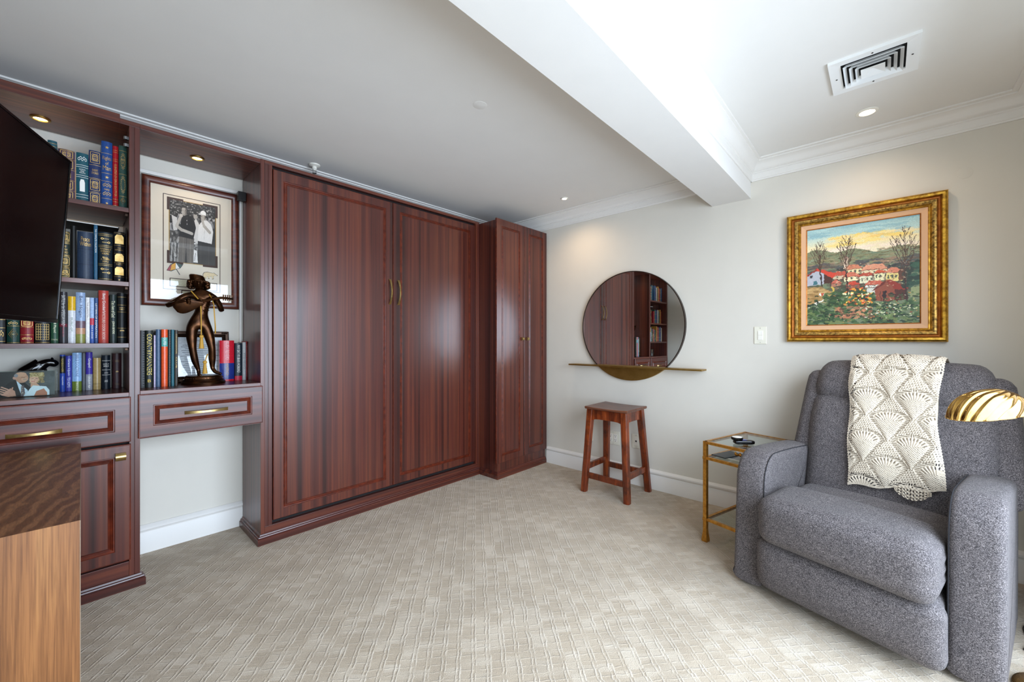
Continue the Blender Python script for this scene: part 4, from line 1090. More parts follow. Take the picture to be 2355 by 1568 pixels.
make('under_layer', under(.345, .645, .075, .001), 'crochet', th, smooth=True)
rows = []; NH = 60
for j in range(19):
    v_ = j / 18; rows.append([(.515 + .125 * i / NH, bface(.47) - .020 - .003 * math.sin(i * .9) * math.sin(j * 1.1), .520 - v_ * (.014 + .036 * math.sin(PI * min(1, (i / NH) * 1.05)) ** .7 + .004 * abs(math.sin(i / NH * 14)))) for i in range(NH + 1)])
mb = MB(); mb.add([p for q in rows for p in q], [(j * (NH + 1) + i, j * (NH + 1) + i + 1, (j + 1) * (NH + 1) + i + 1, (j + 1) * (NH + 1) + i) for j in range(18) for i in range(NH) if not (i % 5 in (1, 2) and j % 6 in (2, 3, 4) and j < 16)])
make('hem_corner', mb, 'crochet', th, smooth=True)

# ------------------------------------------------------------------ brass shell floor lamp
fl_ = thing('floor_lamp', 'polished brass floor lamp with a fluted shell shade beside the recliner', 'lamp', (2.22, -.455, 0))
make('base', MB().lathe([(.125, 0), (.125, .012), (.115, .018), (.03, .024), (.012, .03)], 2.22, -.455, 40), 'polished_brass', fl_, smooth=True)
make('pole', MB().tube([(2.22, -.455, .02), (2.22, -.455, 1.0)], .009, 12), 'polished_brass', fl_, smooth=True)
make('arm', MB().tube([(2.22, -.455, .98), (2.215, -.445, .998), (2.19, -.405, 1.003), (2.150, -.342, 1.000)], .008, 10), 'polished_brass', fl_, smooth=True)
make('finial', MB().lathe([(.011, .995), (.014, 1.004), (.012, 1.016), (.004, 1.028), (.001, 1.03)], 2.22, -.455, 16), 'polished_brass', fl_, smooth=True)
A_ = Vector((1.985, -.170, 0)); B_ = Vector((2.150, -.338, 0)); ex = (B_ - A_).normalized(); ey = Vector((-ex.y, ex.x, 0)); LC = (A_ + B_) / 2; HL = (B_ - A_).length / 2
ax = Vector((math.cos(math.radians(52)), 0, math.sin(math.radians(52)))); bx_ = Vector((0, 1, 0)); cx_ = ax.cross(bx_)
rows = []; NP, NT = 144, 20
for k in range(NP):
    ps = 2 * PI * k / NP; e_ = bx_ * math.cos(ps) + cx_ * math.sin(ps)
    tm = math.atan2(ax.z, -e_.z) if abs(e_.z) > 1e-9 or True else PI / 2
    if tm <= 0: tm += PI
    row = []
    for j in range(NT + 1):
        th_ = .03 + (tm - .03) * j / NT; d = ax * math.cos(th_) + e_ * math.sin(th_)
        fl2 = 1 + .06 * (abs(math.cos(ps * 9)) - .5) * min(1, math.sin(th_) * 1.3)
        d = Vector((math.copysign(abs(d.x) ** .8, d.x), d.y, d.z))
        p = LC + ex * (d.x * HL * fl2) + ey * (d.y * .062 * fl2) + Vector((0, 0, 1)) * (d.z * .084 * fl2)
        row.append((p.x, p.y, p.z + .938 + .030 * (d.x + 1) * .5))
    rows.append(row)
sh = make('shade', MB().grid(rows, closed_v=True), 'polished_brass', fl_, smooth=True, weld=True, angle=180)
sub('rim', MB().tube([r[-1] for r in rows] + [rows[0][-1]], .002, 6, cap=False), 'polished_brass', sh, fl_, smooth=True)
sub('socket', MB().tube([(2.150, -.342, .999), (2.118, -.300, .992)], .013, 12), 'polished_brass', sh, fl_, smooth=True)
tag(make('power_cord', MB().tube([(2.62, -.428, .006), (2.68, -.432, .006), (2.76, -.455, .006), (2.84, -.50, .006), (2.90, -.535, .006)], .006, 8), 'black_cord', smooth=True), 'thick black power cord on the carpet behind the recliner arm', 'cord')
tag(make('power_cord', MB().tube([(2.60, -.428, .004), (2.56, -.425, .004), (2.50, -.402, .004), (2.47, -.41, .004), (2.44, -.44, .004), (2.40, -.47, .004), (2.352, -.47, .004)], .0035, 8), 'black_cord', smooth=True), 'thin black lamp cord curling on the carpet beside the lamp', 'cord')
# ------------------------------------------------------------------ books
F_ = 928.0; TH0 = math.radians(42.65); FV = (math.cos(TH0), math.sin(TH0)); RV = (math.sin(TH0), -math.cos(TH0))
def ony(px, py, Y):
    u = (px - 1177.5) / F_; v = (784 - py) / F_; rx, ry = FV[0] + u * RV[0], FV[1] + u * RV[1]; t = Y / ry
    return rx * t, 1.2 + v * t
def scroll(mb, y, x, z, w, h, kind):
    """gilt ornament on the spine face, built of thin raised strokes"""
    t = .0007
    def bar(xa, xb, za, zb): mb.box(min(xa, xb), max(xa, xb), y - t, y + .0004, min(za, zb), max(za, zb))
    def loop(cx, cz, rx, rz, n=14, k=.22):
        ring = [[(cx + rx * s_ * math.cos(2 * PI * i / n), y - t, cz + rz * s_ * math.sin(2 * PI * i / n)) for i in range(n)] for s_ in (1, 1 - k)]
        mb.grid(ring, closed_u=True)
    if kind == 'box':
        e_ = max(.0008, w * .05)
        bar(x - w / 2, x + w / 2, z - h / 2, z - h / 2 + e_); bar(x - w / 2, x + w / 2, z + h / 2 - e_, z + h / 2)
        bar(x - w / 2, x - w / 2 + e_, z - h / 2, z + h / 2); bar(x + w / 2 - e_, x + w / 2, z - h / 2, z + h / 2)
        loop(x, z, w * .32, h * .32); loop(x - w * .2, z + h * .2, w * .14, h * .14); loop(x + w * .2, z - h * .2, w * .14, h * .14); loop(x + w * .2, z + h * .2, w * .14, h * .14); loop(x - w * .2, z - h * .2, w * .14, h * .14); loop(x, z, w * .13, h * .13)
    elif kind == 'wreath':
        for i in range(12):
            a = 2 * PI * i / 12; loop(x + w * .36 * math.cos(a), z + h * .40 * math.sin(a), w * .10, h * .09, 8)
    elif kind == 'star':
        pts = [((.5 if i % 2 == 0 else .22) * w * math.sin(PI * i / 5), (.5 if i % 2 == 0 else .22) * w * math.cos(PI * i / 5)) for i in range(10)]
        mb.add([(x + a, y - t, z + b) for a, b in pts], [tuple(range(10))])
    elif kind == 'keys':
        for s_, dz in ((-1, .22), (1, -.22)):
            loop(x + s_ * w * .30, z + dz * h, w * .13, w * .13, 12, .4); bar(x - s_ * w * .30, x + s_ * w * .18, z + dz * h - .0008, z + dz * h + .0008)
    elif kind == 'solid':
        mb.add([(x + w / 2 * a, y - t, z + h / 2 * b) for a, b in ((-1, -1), (1, -1), (1, .5), (.6, 1), (-.6, 1), (-1, .5))], [tuple(range(6))])
    elif kind == 'lattice':
        for i in range(7): bar(x - w / 2 + w * i / 6 - .0004, x - w / 2 + w * i / 6 + .0004, z - h / 2, z + h / 2)
        for i in range(7): bar(x - w / 2, x + w / 2, z - h / 2 + h * i / 6 - .0004, z - h / 2 + h * i / 6 + .0004)
    elif kind == 'diamond':
        for k in (1, .6): 
            mb.tube([(x, y - t, z + h / 2 * k), (x + w / 2 * k, y - t, z), (x, y - t, z - h / 2 * k), (x - w / 2 * k, y - t, z), (x, y - t, z + h / 2 * k)], .0007, 4, cap=False)
        loop(x, z, w * .12, w * .12)
    elif kind == 'fil':
        for i in range(-2, 3):
            loop(x + i * w * .18, z + (h * .16 if i % 2 else -h * .05), w * .12, h * .26, 10, .3)
    elif kind == 'diag':
        e_ = max(.0008, w * .05)
        bar(x - w / 2, x + w / 2, z - h / 2, z - h / 2 + e_); bar(x - w / 2, x - w / 2 + e_, z - h / 2, z + h / 2); bar(x + w / 2 - e_, x + w / 2, z - h / 2, z + h / 2); bar(x - w / 2, x + w / 2, z + h / 2 - e_, z + h / 2)
        mb.add([(x - w * .5, y - t, z + h * .25), (x - w * .5, y - t, z + h * .5), (x - w * .2, y - t, z + h * .5)], [(0, 1, 2)]); mb.add([(x + w * .5, y - t, z - h * .25), (x + w * .5, y - t, z - h * .5), (x + w * .2, y - t, z - h * .5)], [(0, 1, 2)])
def book(label, x0, x1, z0, h, Y, col, depth=.13, bands=(), orn=(), titles=(), blocks=(), group=None, rough=.42, curve=None, gm='gilt', lean=0.0, rings=False, bandmat=None):
    """bands: heights 0..1 of gilt rules; orn: (kind, z, h[, w]); titles: (text, z, len, size, mode, colour)"""
    w = x1 - x0 - .0008; xc = (x0 + x1) / 2
    depth = min(depth, 3.083 - Y - (.012 if False else 0))
    t = thing('book', label, 'book', (xc, Y, z0), group=group, world=False)
    if lean: t.rotation_euler = (0, lean, 0)
    cv = curve if curve is not None else (.006 if w > .014 else .002)
    n = 8; out = []; prof = []
    for i in range(n + 1):
        a = -1 + 2 * i / n; prof.append((a * w / 2, cv * a * a))
    pl = prof + [(w / 2, depth), (w / 2 - .0025, depth), (w / 2 - .0025, cv + .004), (-w / 2 + .0025, cv + .004), (-w / 2 + .0025, depth), (-w / 2, depth)]
    mb = MB().prism(pl, 0, h)
    make('cover', mb, cover(col, rough), t)
    make('page_block', MB().box(-w / 2 + .0026, w / 2 - .0026, cv + .0045, depth - .004, .003, h - .004), 'pages', t)
    def spine_strip(za, zb, mat, name, pr=.0006):
        rows = [[(x * 1.001, y - pr, z) for x, y in prof] for z in (za, zb)]; return make(name, MB().grid(rows), mat, t, smooth=True)
    for k, (za, zb, c) in enumerate(blocks): spine_strip(za * h, zb * h, cover(c, rough), 'spine_panel', .0003)
    if bands:
        mb = MB()
        for b in bands:
            rows = [[(x, y - .0007, z) for x, y in prof] for z in (b * h - .0008, b * h + .0008)]; mb.grid(rows)
        tag(make('gilt_rules', mb, bandmat or gm, t), kind='stuff')
    if orn:
        mb = MB()
        for o in orn: scroll(mb, -.0004 + (cv * .12), 0, o[1] * h, (o[3] if len(o) > 3 else .78) * w, o[2] * h, o[0])
        tag(make('gilt_ornament', mb, gm, t), kind='stuff')
    for tx, zc_, ln, sz, mode, tc in titles:
        if mode == 'h': v, f = text_fit(tx, ln * w, sz * h); pv = [(a, -.0010 + cv * (2 * a / w) ** 2, zc_ * h + b) for a, b, c in v]
        else: v, f = text_fit(tx, ln * h, sz * w); pv = [(b, -.0010 + cv * (2 * b / w) ** 2, zc_ * h - a) for a, b, c in v]
        if f: make('title_lettering', MB().add(pv, f), tc if tc in M else cover(tc), t)
    if rings:
        mb = MB()
        for k in range(24): mb.tube([(0, .002, h * (k + .5) / 24), (w * .3, -.004, h * (k + .5) / 24), (w * .45, .001, h * (k + .5) / 24)], .0011, 5)
        tag(make('spiral_binding', mb, 'steel', t), kind='stuff')
    return t
def row(Y, z0, specs, group):
    for sp_ in specs:
        px0, px1, pyt, label, col, kw = sp_
        xa, zt = ony(px0, pyt, Y); xb, zt2 = ony(px1, pyt, Y); xm, zt = ony((px0 + px1) / 2, pyt, Y)
        if xa < .182: xb = min(xb, .1802)
        else: xb = min(xb, .7435)
        book(label, xa, xb, z0 + .0004, zt - z0, Y, col, group=group, **kw)
G = 'gilt'; Wt = '#f2efe6'
g1 = 'books on the top bookcase shelf'
row(2.78, SH[0], [
 (109, 131.5, 323, 'teal tall book peeping out behind the television top corner', '#1f5360', dict(bands=(.95, .9), orn=(('fil', .8, .1),))),
 (133, 172.5, 343.5, 'purple book with five gold patterned panels on the top shelf', '#4c3a52', dict(bands=(.99, .82, .62, .42, .22), orn=(('box', .905, .14), ('box', .72, .16), ('solid', .52, .12, .5), ('box', .32, .16), ('box', .11, .17)), curve=.010)),
 (174.8, 203.6, 352, 'teal book with silver white spine figures on the top shelf', '#0f4f5c', dict(gm='paper_white', bands=(.76, .72, .56, .52, .18, .13, .02), orn=(('solid', .36, .24, .42), ('fil', .88, .12)), titles=(('NORTH\nAND\nSOUTH', .64, .5, .09, 'h', 'paper_white'),))),
 (204, 233, 347, 'navy book with square gold scroll panels on the top shelf', '#1c2c58', dict(bands=(.74, .50, .25, .02), orn=(('box', .875, .2), ('box', .38, .2), ('box', .13, .2)), titles=(('SHORT\nSTORIES', .62, .55, .09, 'h', G),))),
 (233, 258.6, 325.6, 'tallest blue book with gold stars on the top shelf', '#1a4382', dict(bands=(.82, .52, .40, .14), orn=(('star', .91, .06, .4), ('star', .46, .06, .4), ('fil', .34, .08), ('fil', .21, .08), ('star', .07, .05, .3)), titles=(('Rights', .74, .8, .07, 'h', G), ('of', .67, .3, .04, 'h', G), ('Man', .60, .75, .07, 'h', G), ('PAINE', .275, .5, .025, 'h', G)))),
 (259, 272.6, 336, 'thin red book with gold vertical title on the top shelf', '#a8101c', dict(bands=(.93, .90, .79, .76, .16, .12, .06), titles=(('RUBAIYAT OF OMAR KHAYYAM', .46, .50, .45, 'v', G),))),
 (273.3, 296.2, 336, 'green book with gold wreath ornament at the end of the top shelf', '#2f5148', dict(bands=(.92, .56, .22, .05), orn=(('wreath', .76, .26, .7), ('wreath', .40, .28, .7), ('diamond', .15, .12, .6)), titles=(('PARADISE\nLOST', .76, .5, .08, 'h', G),))),
], g1)
g2 = 'books on the second bookcase shelf'
row(2.78, SH[1], [
 (138, 161, 531, 'black green book with dense gold foliage beside the television', '#16261f', dict(bands=(.98, .76, .74, .5, .48, .26, .24, .02), orn=(('box', .87, .18, .9), ('box', .37, .18, .9), ('box', .13, .18, .9), ('fil', .82, .08), ('fil', .10, .1)), titles=(('Ivy\nPrice\nREAD', .62, .6, .18, 'h', G),))),
 (161.5, 176.5, 519, 'plain black album standing on the second shelf', '#0c0c0d', dict()),
 (177.5, 215, 533, 'thick dark blue book with three padded spine panels on the second shelf', '#27364c', dict(bands=(.645, .33), bandmat=cover('#111a28'), curve=.011, titles=(('Peace', .85, .55, .09, 'h', G), ('Within', .75, .70, .09, 'h', G)))),
 (215.6, 224.8, 517.6, 'very thin blue book with white dotted spine on the second shelf', '#1d5473', dict(titles=(('THE COMPLETE COLLECTION', .72, .42, .45, 'v', Wt),))),
 (226, 259, 534, 'black book with gold key ornaments and long title on the second shelf', '#101d24', dict(bands=(.96, .93, .73, .70, .36, .33, .06, .03), orn=(('keys', .83, .16), ('keys', .22, .16), ('keys', .48, .05, .5)), titles=(('Adventures of\nSHERLOCK\nHOLMES', .615, .8, .13, 'h', G), ('A. CONAN\nDOYLE', .43, .66, .08, 'h', G)), curve=.009)),
 (262, 286.6, 533, 'black book with three solid gold panels on the second shelf', '#17171c', dict(bands=(.97, .73, .57, .39, .12), orn=(('solid', .85, .18, .84), ('solid', .49, .15, .84), ('solid', .23, .16, .84), ('star', .06, .04, .2)), titles=(('THE\nREPUBLIC', .66, .8, .06, 'h', G), ('PLATO', .36, .6, .03, 'h', G)), curve=.009)),
 (289, 296.5, 524, 'thin dark brown book at the end of the second shelf', '#2a211e', dict(orn=(('star', .1, .05, .4),))),
], g2)
fo = thing('black_folder', 'black flat folder lying across the book tops on the second shelf', 'folder', (.02, 2.885, max(ony(169, 519, 2.78)[1], ony(220, 517.6, 2.78)[1]) + .0015), world=False)
make('cover', MB().box(-.13, .132, -.10, .10, 0, .006, .001), cover('#141416'), fo)
make('page_edge', MB().box(-.128, .128, -.1012, -.098, .0015, .0045), 'paper_white', fo)
g3 = 'books on the third bookcase shelf'
row(2.78, SH[2], [
 (-14, 12.4, 690, 'black book with gold medallions at the far left of the third shelf', '#15171a', dict(bands=(.55, .36, .05), orn=(('fil', .7, .2), ('fil', .22, .2)))),
 (14.6, 45, 684, 'dark green book with gold diamond ornaments on the third shelf', '#123b33', dict(bands=(.62, .38, .02), orn=(('fil', .75, .12), ('fil', .55, .08), ('fil', .44, .08), ('diamond', .20, .24, .7)), curve=.009)),
 (46, 77.6, 680, 'crimson book with gold framed panels on the third shelf', '#8a1822', dict(bands=(.56, .53, .34, .18, .02), orn=(('diag', .74, .3, .84), ('box', .43, .14, .84), ('fil', .10, .07)), curve=.009)),
 (79.6, 115.5, 684, 'black book with gold lattice panels on the third shelf', '#171b1c', dict(bands=(.50, .47, .02), orn=(('lattice', .68, .26, .84), ('lattice', .25, .34, .84)), curve=.010)),
 (116.2, 134.6, 705, 'dark green narrow book with cream vertical title below the television', '#234a34', dict(titles=(('A Life Well Played', .60, .62, .42, 'v', '#e4e4c0'), ('ST MARTINS', .1, .8, .04, 'h', '#cfcfa8')))),
 (136, 155, 671, 'charcoal book with white vertical title beside the television', '#2c2a30', dict(titles=(('BATTLE for the AMERICAN MIND', .64, .58, .45, 'v', '#d9d7d4'), ('HEGSETH', .22, .18, .2, 'v', '#b03040')), blocks=((.32, .38, '#6e2030'),), rough=.25, orn=())),
 (156, 174, 681.5, 'book with yellow top and white lower spine on the third shelf', '#d9dadf', dict(blocks=((.70, .999, '#e0b020'),), rough=.25, titles=(('MUSIC OF', .4, .3, .25, 'v', '#6f8a68'),))),
 (174.4, 196.4, 672.4, 'pale blue book with dark lettering and landscape band on the third shelf', '#8fa6c8', dict(blocks=((0.0, .18, '#8a8a48'), (.18, .30, '#b88a6a'), (.30, .44, '#6d5660')), rough=.2, titles=(('Ben Hogan', .72, .42, .42, 'v', '#1b2148'),), orn=())),
 (197, 206.6, 684, 'thin white paperback on the third shelf', '#e6e4e2', dict(titles=(('THE ESSENTIAL', .72, .35, .3, 'v', '#6a4a50'),))),
 (207, 216.6, 684.5, 'thin blue and white paperback on the third shelf', '#2a4fa0', dict(blocks=((.55, .999, '#9fb6dc'), (.40, .55, '#c03048')), titles=(('FOR A GOOD', .25, .3, .4, 'v', Wt),))),
 (217, 225.6, 685, 'thin navy paperback with white print on the third shelf', '#2c4a7c', dict(titles=(('LETTERS OF INSPIRATION', .5, .75, .5, 'v', Wt),))),
 (226.5, 250, 668, 'thick faded red cook book with white script title on the third shelf', '#b03a2e', dict(titles=(("Betty Crocker's", .76, .36, .38, 'v', Wt), ('PICTURE COOK BOOK', .32, .50, .30, 'v', '#d8b8a8')), curve=.007)),
 (252, 268.6, 677.4, 'dark green book with cream two part vertical title on the third shelf', '#1f2b28', dict(titles=(('The Awe of God', .70, .34, .5, 'v', '#e8e6c0'), ('JOHN BEVERE', .32, .26, .4, 'v', '#e8e6c0')))),
 (270, 291.5, 674, 'black leather book with thin gold bands at the end of the third shelf', '#121416', dict(bands=(.92, .76, .62, .30, .12), titles=(('HOLY\nBIBLE', .69, .6, .06, 'h', G),), orn=(('fil', .25, .04, .5),), curve=.008)),
], g3)
g4 = 'books on the bookcase worktop'
def row4(specs, group, Y, z0):
    row(Y, z0, specs, group)
row4([
 (137, 150, 816, 'slim blue book with black and yellow title strip on the bookcase worktop', '#2746a0', dict(depth=.10, blocks=((.50, .96, '#1b1c20'),), titles=(('PALM BEACH HOPE', .72, .36, .4, 'v', '#d8b83a'), ('THE JOURNEY', .3, .25, .3, 'v', Wt)))),
 (150.6, 165.5, 818, 'violet blue book with white lettering on the bookcase worktop', '#3c3f9c', dict(depth=.10, titles=(('Grace Upon', .68, .46, .5, 'v', '#d9e2f4'), ('TO HOME', .25, .28, .5, 'v', '#d9e2f4')))),
 (166, 188, 811, 'sky blue book with green foot on the bookcase worktop', '#8fb4dc', dict(depth=.10, blocks=((0.0, .25, '#6b7d34'),), rough=.2, titles=(('BIBLE DOCTRINE', .66, .58, .34, 'v', '#4a5f8c'), ('WAYNE', .12, .2, .2, 'v', '#d8d8a0')))),
 (188.4, 196.8, 812, 'thin slate grey book on the bookcase worktop', '#4a4e54', dict(depth=.10)),
 (197.2, 213, 810, 'purple book with grey foot and white script on the bookcase worktop', '#4436a0', dict(depth=.10, blocks=((0.0, .42, '#9a9ca6'),), titles=(('Gospel', .72, .24, .5, 'v', Wt), ('GREEAR', .26, .2, .3, 'v', Wt), ('e', .10, .3, .08, 'h', Wt)), orn=())),
 (214.2, 232, 823, 'plain gold book on the bookcase worktop', '#b79a63', dict(depth=.10, bands=(.18,), bandmat=cover('#5d4c2a'), rough=.2)),
 (234.5, 254, 817, 'small black leather holy book with silver bands on the bookcase worktop', '#14202c', dict(depth=.10, gm='paper_white', bands=(.84, .57, .42), titles=(('HOLY\nBIBLE', .71, .7, .10, 'h', 'paper_white'), ('KING\nJAMES', .48, .5, .05, 'h', 'paper_white'), ('LARGE', .24, .4, .06, 'h', 'paper_white')), curve=.008)),
 (259, 280, 812.5, 'dark maroon book with faint gold emblem on the bookcase worktop', '#36141a', dict(depth=.10, titles=(('Charles\nStanley', .78, .5, .07, 'h', '#9a7c4a'), ('THOMAS', .12, .5, .05, 'h', '#6e5638')), orn=(('fil', .48, .06, .3),), curve=.006)),
], g4, 2.968, .950)
gh_ = 'books behind the television'
for k, (z, n, hs) in enumerate(((SH[0], 9, (.23, .27)), (SH[1], 8, (.20, .25)), (SH[2], 7, (.22, .26)))):
    x = -.46
    xe = (-.175, -.135, -.245)[k]; cs_ = ['#27476a', '#7a2a22', '#b8b09c', '#2c4a38', '#a8742c', '#3a2a4a', '#8a1c24', '#1c2c30']
    ws = [random.uniform(.024, .036) for _ in range(n)]; kf = (xe - x) / sum(ws)
    cn = ['dark blue', 'brick red', 'pale beige', 'dark green', 'tan', 'purple', 'crimson', 'charcoal']; on_ = ['first', 'second', 'third', 'fourth', 'fifth', 'sixth', 'seventh', 'eighth', 'ninth']
    for i in range(n):
        w_ = ws[i] * kf; q = (i * 3 + k) % 8
        book(f"{cn[q]} book behind the television, {on_[i]} from the left on the {('top', 'second', 'third')[k]} shelf", x, x + w_, z + .0004, random.uniform(*hs), 2.78, cs_[q], group=gh_, bands=(.9, .7, .3, .1)); x += w_
g5 = 'books at the left of the niche desk'
YN = 2.845; ZN = .954
def nrow(Y, specs, g): row(Y, ZN, specs, g)
nrow(YN, [
 (322.9, 333, 760, 'black spiral bound book at the left end of the niche desk', '#111114', dict(rings=True, depth=.2, curve=.001)),
 (334, 353, 760, 'black book with large gold lettering leaning on the niche desk', '#131a16', dict(depth=.2, titles=(('COUNTRYMANNERS', .58, .72, .62, 'v', '#e8d070'), ('B', .12, .4, .05, 'h', '#e8c24a')), lean=0)),
 (353.6, 358, 771, 'very thin lilac and white booklet on the niche desk', '#cfc2dc', dict(depth=.2)),
 (358.6, 369.5, 757.5, 'steel blue book on the niche desk', '#48607c', dict(depth=.2, rough=.2)),
 (371.4, 386.2, 757.5, 'bright orange book on the niche desk', '#e2562a', dict(depth=.2, rough=.2, blocks=((.70, .86, '#58a8a0'),), titles=(('CALYPSO', .79, .12, .5, 'v', Wt),))),
 (387, 393.4, 758, 'thin black wire bound book beside the orange one on the niche desk', '#15110f', dict(depth=.2, rings=True, curve=.001)),
 (394, 401, 758, 'thin teal book on the niche desk', '#1d5f6c', dict(depth=.2)),
 (401.6, 409.5, 759, 'thin dark book with gold spine print next to the bronze figure', '#2a2014', dict(depth=.2, titles=(('CONGRESSIONAL', .75, .36, .4, 'v', '#d0b060'), ('CLUB', .42, .2, .4, 'v', '#d0b060')))),
], g5)
g6 = 'books at the right of the niche desk'
nrow(2.966, [
 (505.8, 539.5, 783, 'thick red and blue paperback right of the bronze figure', '#c81e30', dict(depth=.05, rough=.2, blocks=((.04, .44, '#24347c'),), titles=(('RUSH REVERE', .75, .45, .26, 'v', '#e8b8b4'), ('AMERICA', .28, .3, .2, 'v', '#c8a060')), orn=(), curve=.010)),
 (540.4, 557.5, 789, 'dark navy book with white vertical question on the niche desk', '#14222e', dict(depth=.11, blocks=((0, .12, '#c02038'),), titles=(("WHY ISN'T MY BRAIN WORKING?", .58, .74, .42, 'v', Wt),))),
 (558, 566.5, 787, 'thin pale grey book on the niche desk', '#b8bcbc', dict(depth=.11, titles=(('FISHING', .5, .4, .4, 'v', '#6a6e74'),))),
 (567, 577, 785, 'thin red book at the right end of the niche desk', '#a81420', dict(depth=.11, titles=(('PROFILES IN COURAGE', .5, .84, .5, 'v', '#e4c8bc'),))),
], g6)

# ------------------------------------------------------------------ acrylic photograph of a couple
ap = thing('photo_frame', 'clear acrylic frame with a colour photograph of a couple on the worktop', 'photo frame', (-.14, 2.80, .9508), rz=math.radians(-12), world=False)
aw, ah = .180, .118
make('acrylic_block', MB().box(-aw / 2, aw / 2, .0, .010, .0, ah, .001), 'clear_glass', ap)
R = Raster(170, 112, '#2c2b2e')
k = R.X[..., None]; R.a = R.c('#242226') * (1 - k) + R.c('#56585a') * k
R.dabs(60, (.45, 1, .3, 1), ['#3a3a3e', '#4c4e50', '#62646a'], .06, .08, .35)
R.poly([(.12, 0), (.30, .74), (.40, .66), (.55, .35), (.62, 0)], '#17161a'); R.poly([(.0, 0), (.0, .25), (.20, .60), (.34, .66), (.40, 0)], '#17161a')
R.poly([(.30, .66), (.37, .50), (.50, .25), (.55, .0), (.40, .0), (.35, .3)], '#c9d4e4'); R.poly([(.40, .44), (.44, .44), (.46, .1), (.43, 0), (.38, 0), (.38, .2)], '#6a5a60'); R.dabs(30, (.385, .45, .02, .42), ['#c8b8a0', '#3c3440', '#a88878'], .008, .014, .9)
R.ell(.40, .74, .115, .20, '#c08a72'); R.ell(.385, .88, .10, .09, '#cf9a80'); R.ell(.275, .74, .035, .06, '#c89282'); R.ell(.30, .84, .035, .07, '#8d8890'); R.ell(.45, .68, .06, .08, '#d09c84')
R.line(.40, .76, .46, .745, .008, '#4c3430'); R.line(.43, .665, .49, .69, .012, '#8c8078')
R.dabs(420, (.54, .80, .52, .92), ['#a88a5a', '#8c6c40', '#bfa474', '#6e5432'], .012, .016, .85)
R.ell(.62, .66, .085, .155, '#d8a088'); R.ell(.60, .62, .06, .10, '#e0ac94'); R.poly([(.56, .52), (.66, .52), (.72, .40), (.56, .36)], '#d09a82')
R.poly([(.46, 0), (.54, .28), (.60, .42), (.84, .36), (.90, .20), (.90, 0)], '#d8dee8'); R.poly([(.62, 0), (.66, .18), (.80, .28), (.86, .10), (.86, 0)], '#b8745c')
R.line(.575, .69, .605, .695, .008, '#2c2420'); R.line(.65, .70, .685, .69, .008, '#2c2420'); R.line(.575, .585, .63, .575, .010, '#b83848'); R.ell(.635, .64, .012, .03, '#c88a74')
R.dabs(200, (.55, .78, .77, .94), ['#b49866', '#8c6c40', '#cbb486'], .011, .016, .85)
R.poly([(.04, .08), (.20, .34), (.28, .22), (.30, .02), (.16, .0)], '#c8907c')
for a in range(4): R.line(.19 - a * .02, .26 - a * .06, .05 - a * .012, .40 - a * .085, .022, '#d09a86')
R.line(.22, .22, .24, .36, .02, '#c48c78'); R.grain(.03)
raster_obj('photo_print', R, lambda u, v: (-aw / 2 + .004 + (aw - .014) * u, .0104, .004 + (ah - .008) * v), 'printed', ap)

# ------------------------------------------------------------------ black panther figurines
def skin_mesh(joints, edges, radii, sub_=2):
    me = bpy.data.meshes.new('skin'); me.from_pydata(joints, edges, [])
    ob = bpy.data.objects.new('skin', me); COL.objects.link(ob)
    md = ob.modifiers.new('skin', 'SKIN'); sv = me.skin_vertices[0].data
    for i, r in enumerate(radii): sv[i].radius = (r, r) if not isinstance(r, tuple) else r
    sv[0].use_root = True
    ss = ob.modifiers.new('sub', 'SUBSURF'); ss.levels = sub_; ss.render_levels = sub_
    dg = bpy.context.evaluated_depsgraph_get(); ev = ob.evaluated_get(dg); m2 = ev.to_mesh()
    v = [tuple(q.co) for q in m2.vertices]; f = [tuple(p.vertices) for p in m2.polygons]
    ev.to_mesh_clear(); bpy.data.objects.remove(ob); bpy.data.meshes.remove(me)
    return v, f
def panther(label, x, y, s, rz):
    t = thing('panther_figurine', label, 'figurine', (x, y, .9508), rz=rz, group='black glossy animal figurines', world=False)
    J = [(-.005, 0, .128), (-.040, 0, .098), (-.062, 0, .060), (.022, 0, .148), (.045, 0, .158), (.064, 0, .148), (.078, 0, .136),
         (-.058, -.020, .030), (-.030, -.026, .012), (.030, -.016, .105), (.036, -.022, .060), (.046, -.026, .010), (-.078, .014, .022), (-.050, .050, .010), (-.005, .055, .010), (.030, .018, .105), (.038, .024, .06), (.050, .024, .010)]
    E_ = [(0, 1), (1, 2), (0, 3), (3, 4), (4, 5), (5, 6), (1, 7), (7, 8), (3, 9), (9, 10), (10, 11), (2, 12), (12, 13), (13, 14), (3, 15), (15, 16), (16, 17)]
    Rr = [.032, .036, .030, .027, .022, .021, .013, .022, .012, .014, .010, .010, .008, .005, .005, .014, .010, .010]
    mx_ = -1 if s < 0 else 1; s = abs(s)
    v, f = skin_mesh([(j[0] * s * mx_, j[1] * s, j[2] * s) for j in J], E_, [r * s for r in Rr]); zmin = min(p[2] for p in v)
    make('body', MB().add([(a, b, c - zmin) for a, b, c in v], f), 'black_gloss', t, smooth=True, angle=180)
    for sy in (-1, 1): make('ear', MB().lathe([(.007 * s, .160 * s - zmin), (.005 * s, .172 * s - zmin), (.0005, .178 * s - zmin)], .058 * s * mx_, sy * .013 * s, 8), 'black_gloss', t, smooth=True)
panther('black glossy cat figurine behind the couple photograph, nearer the books', -.130, 3.005, .98, 0.0)
panther('black glossy cat figurine behind the couple photograph, farther left', -.318, 3.005, -.95, 0.0)

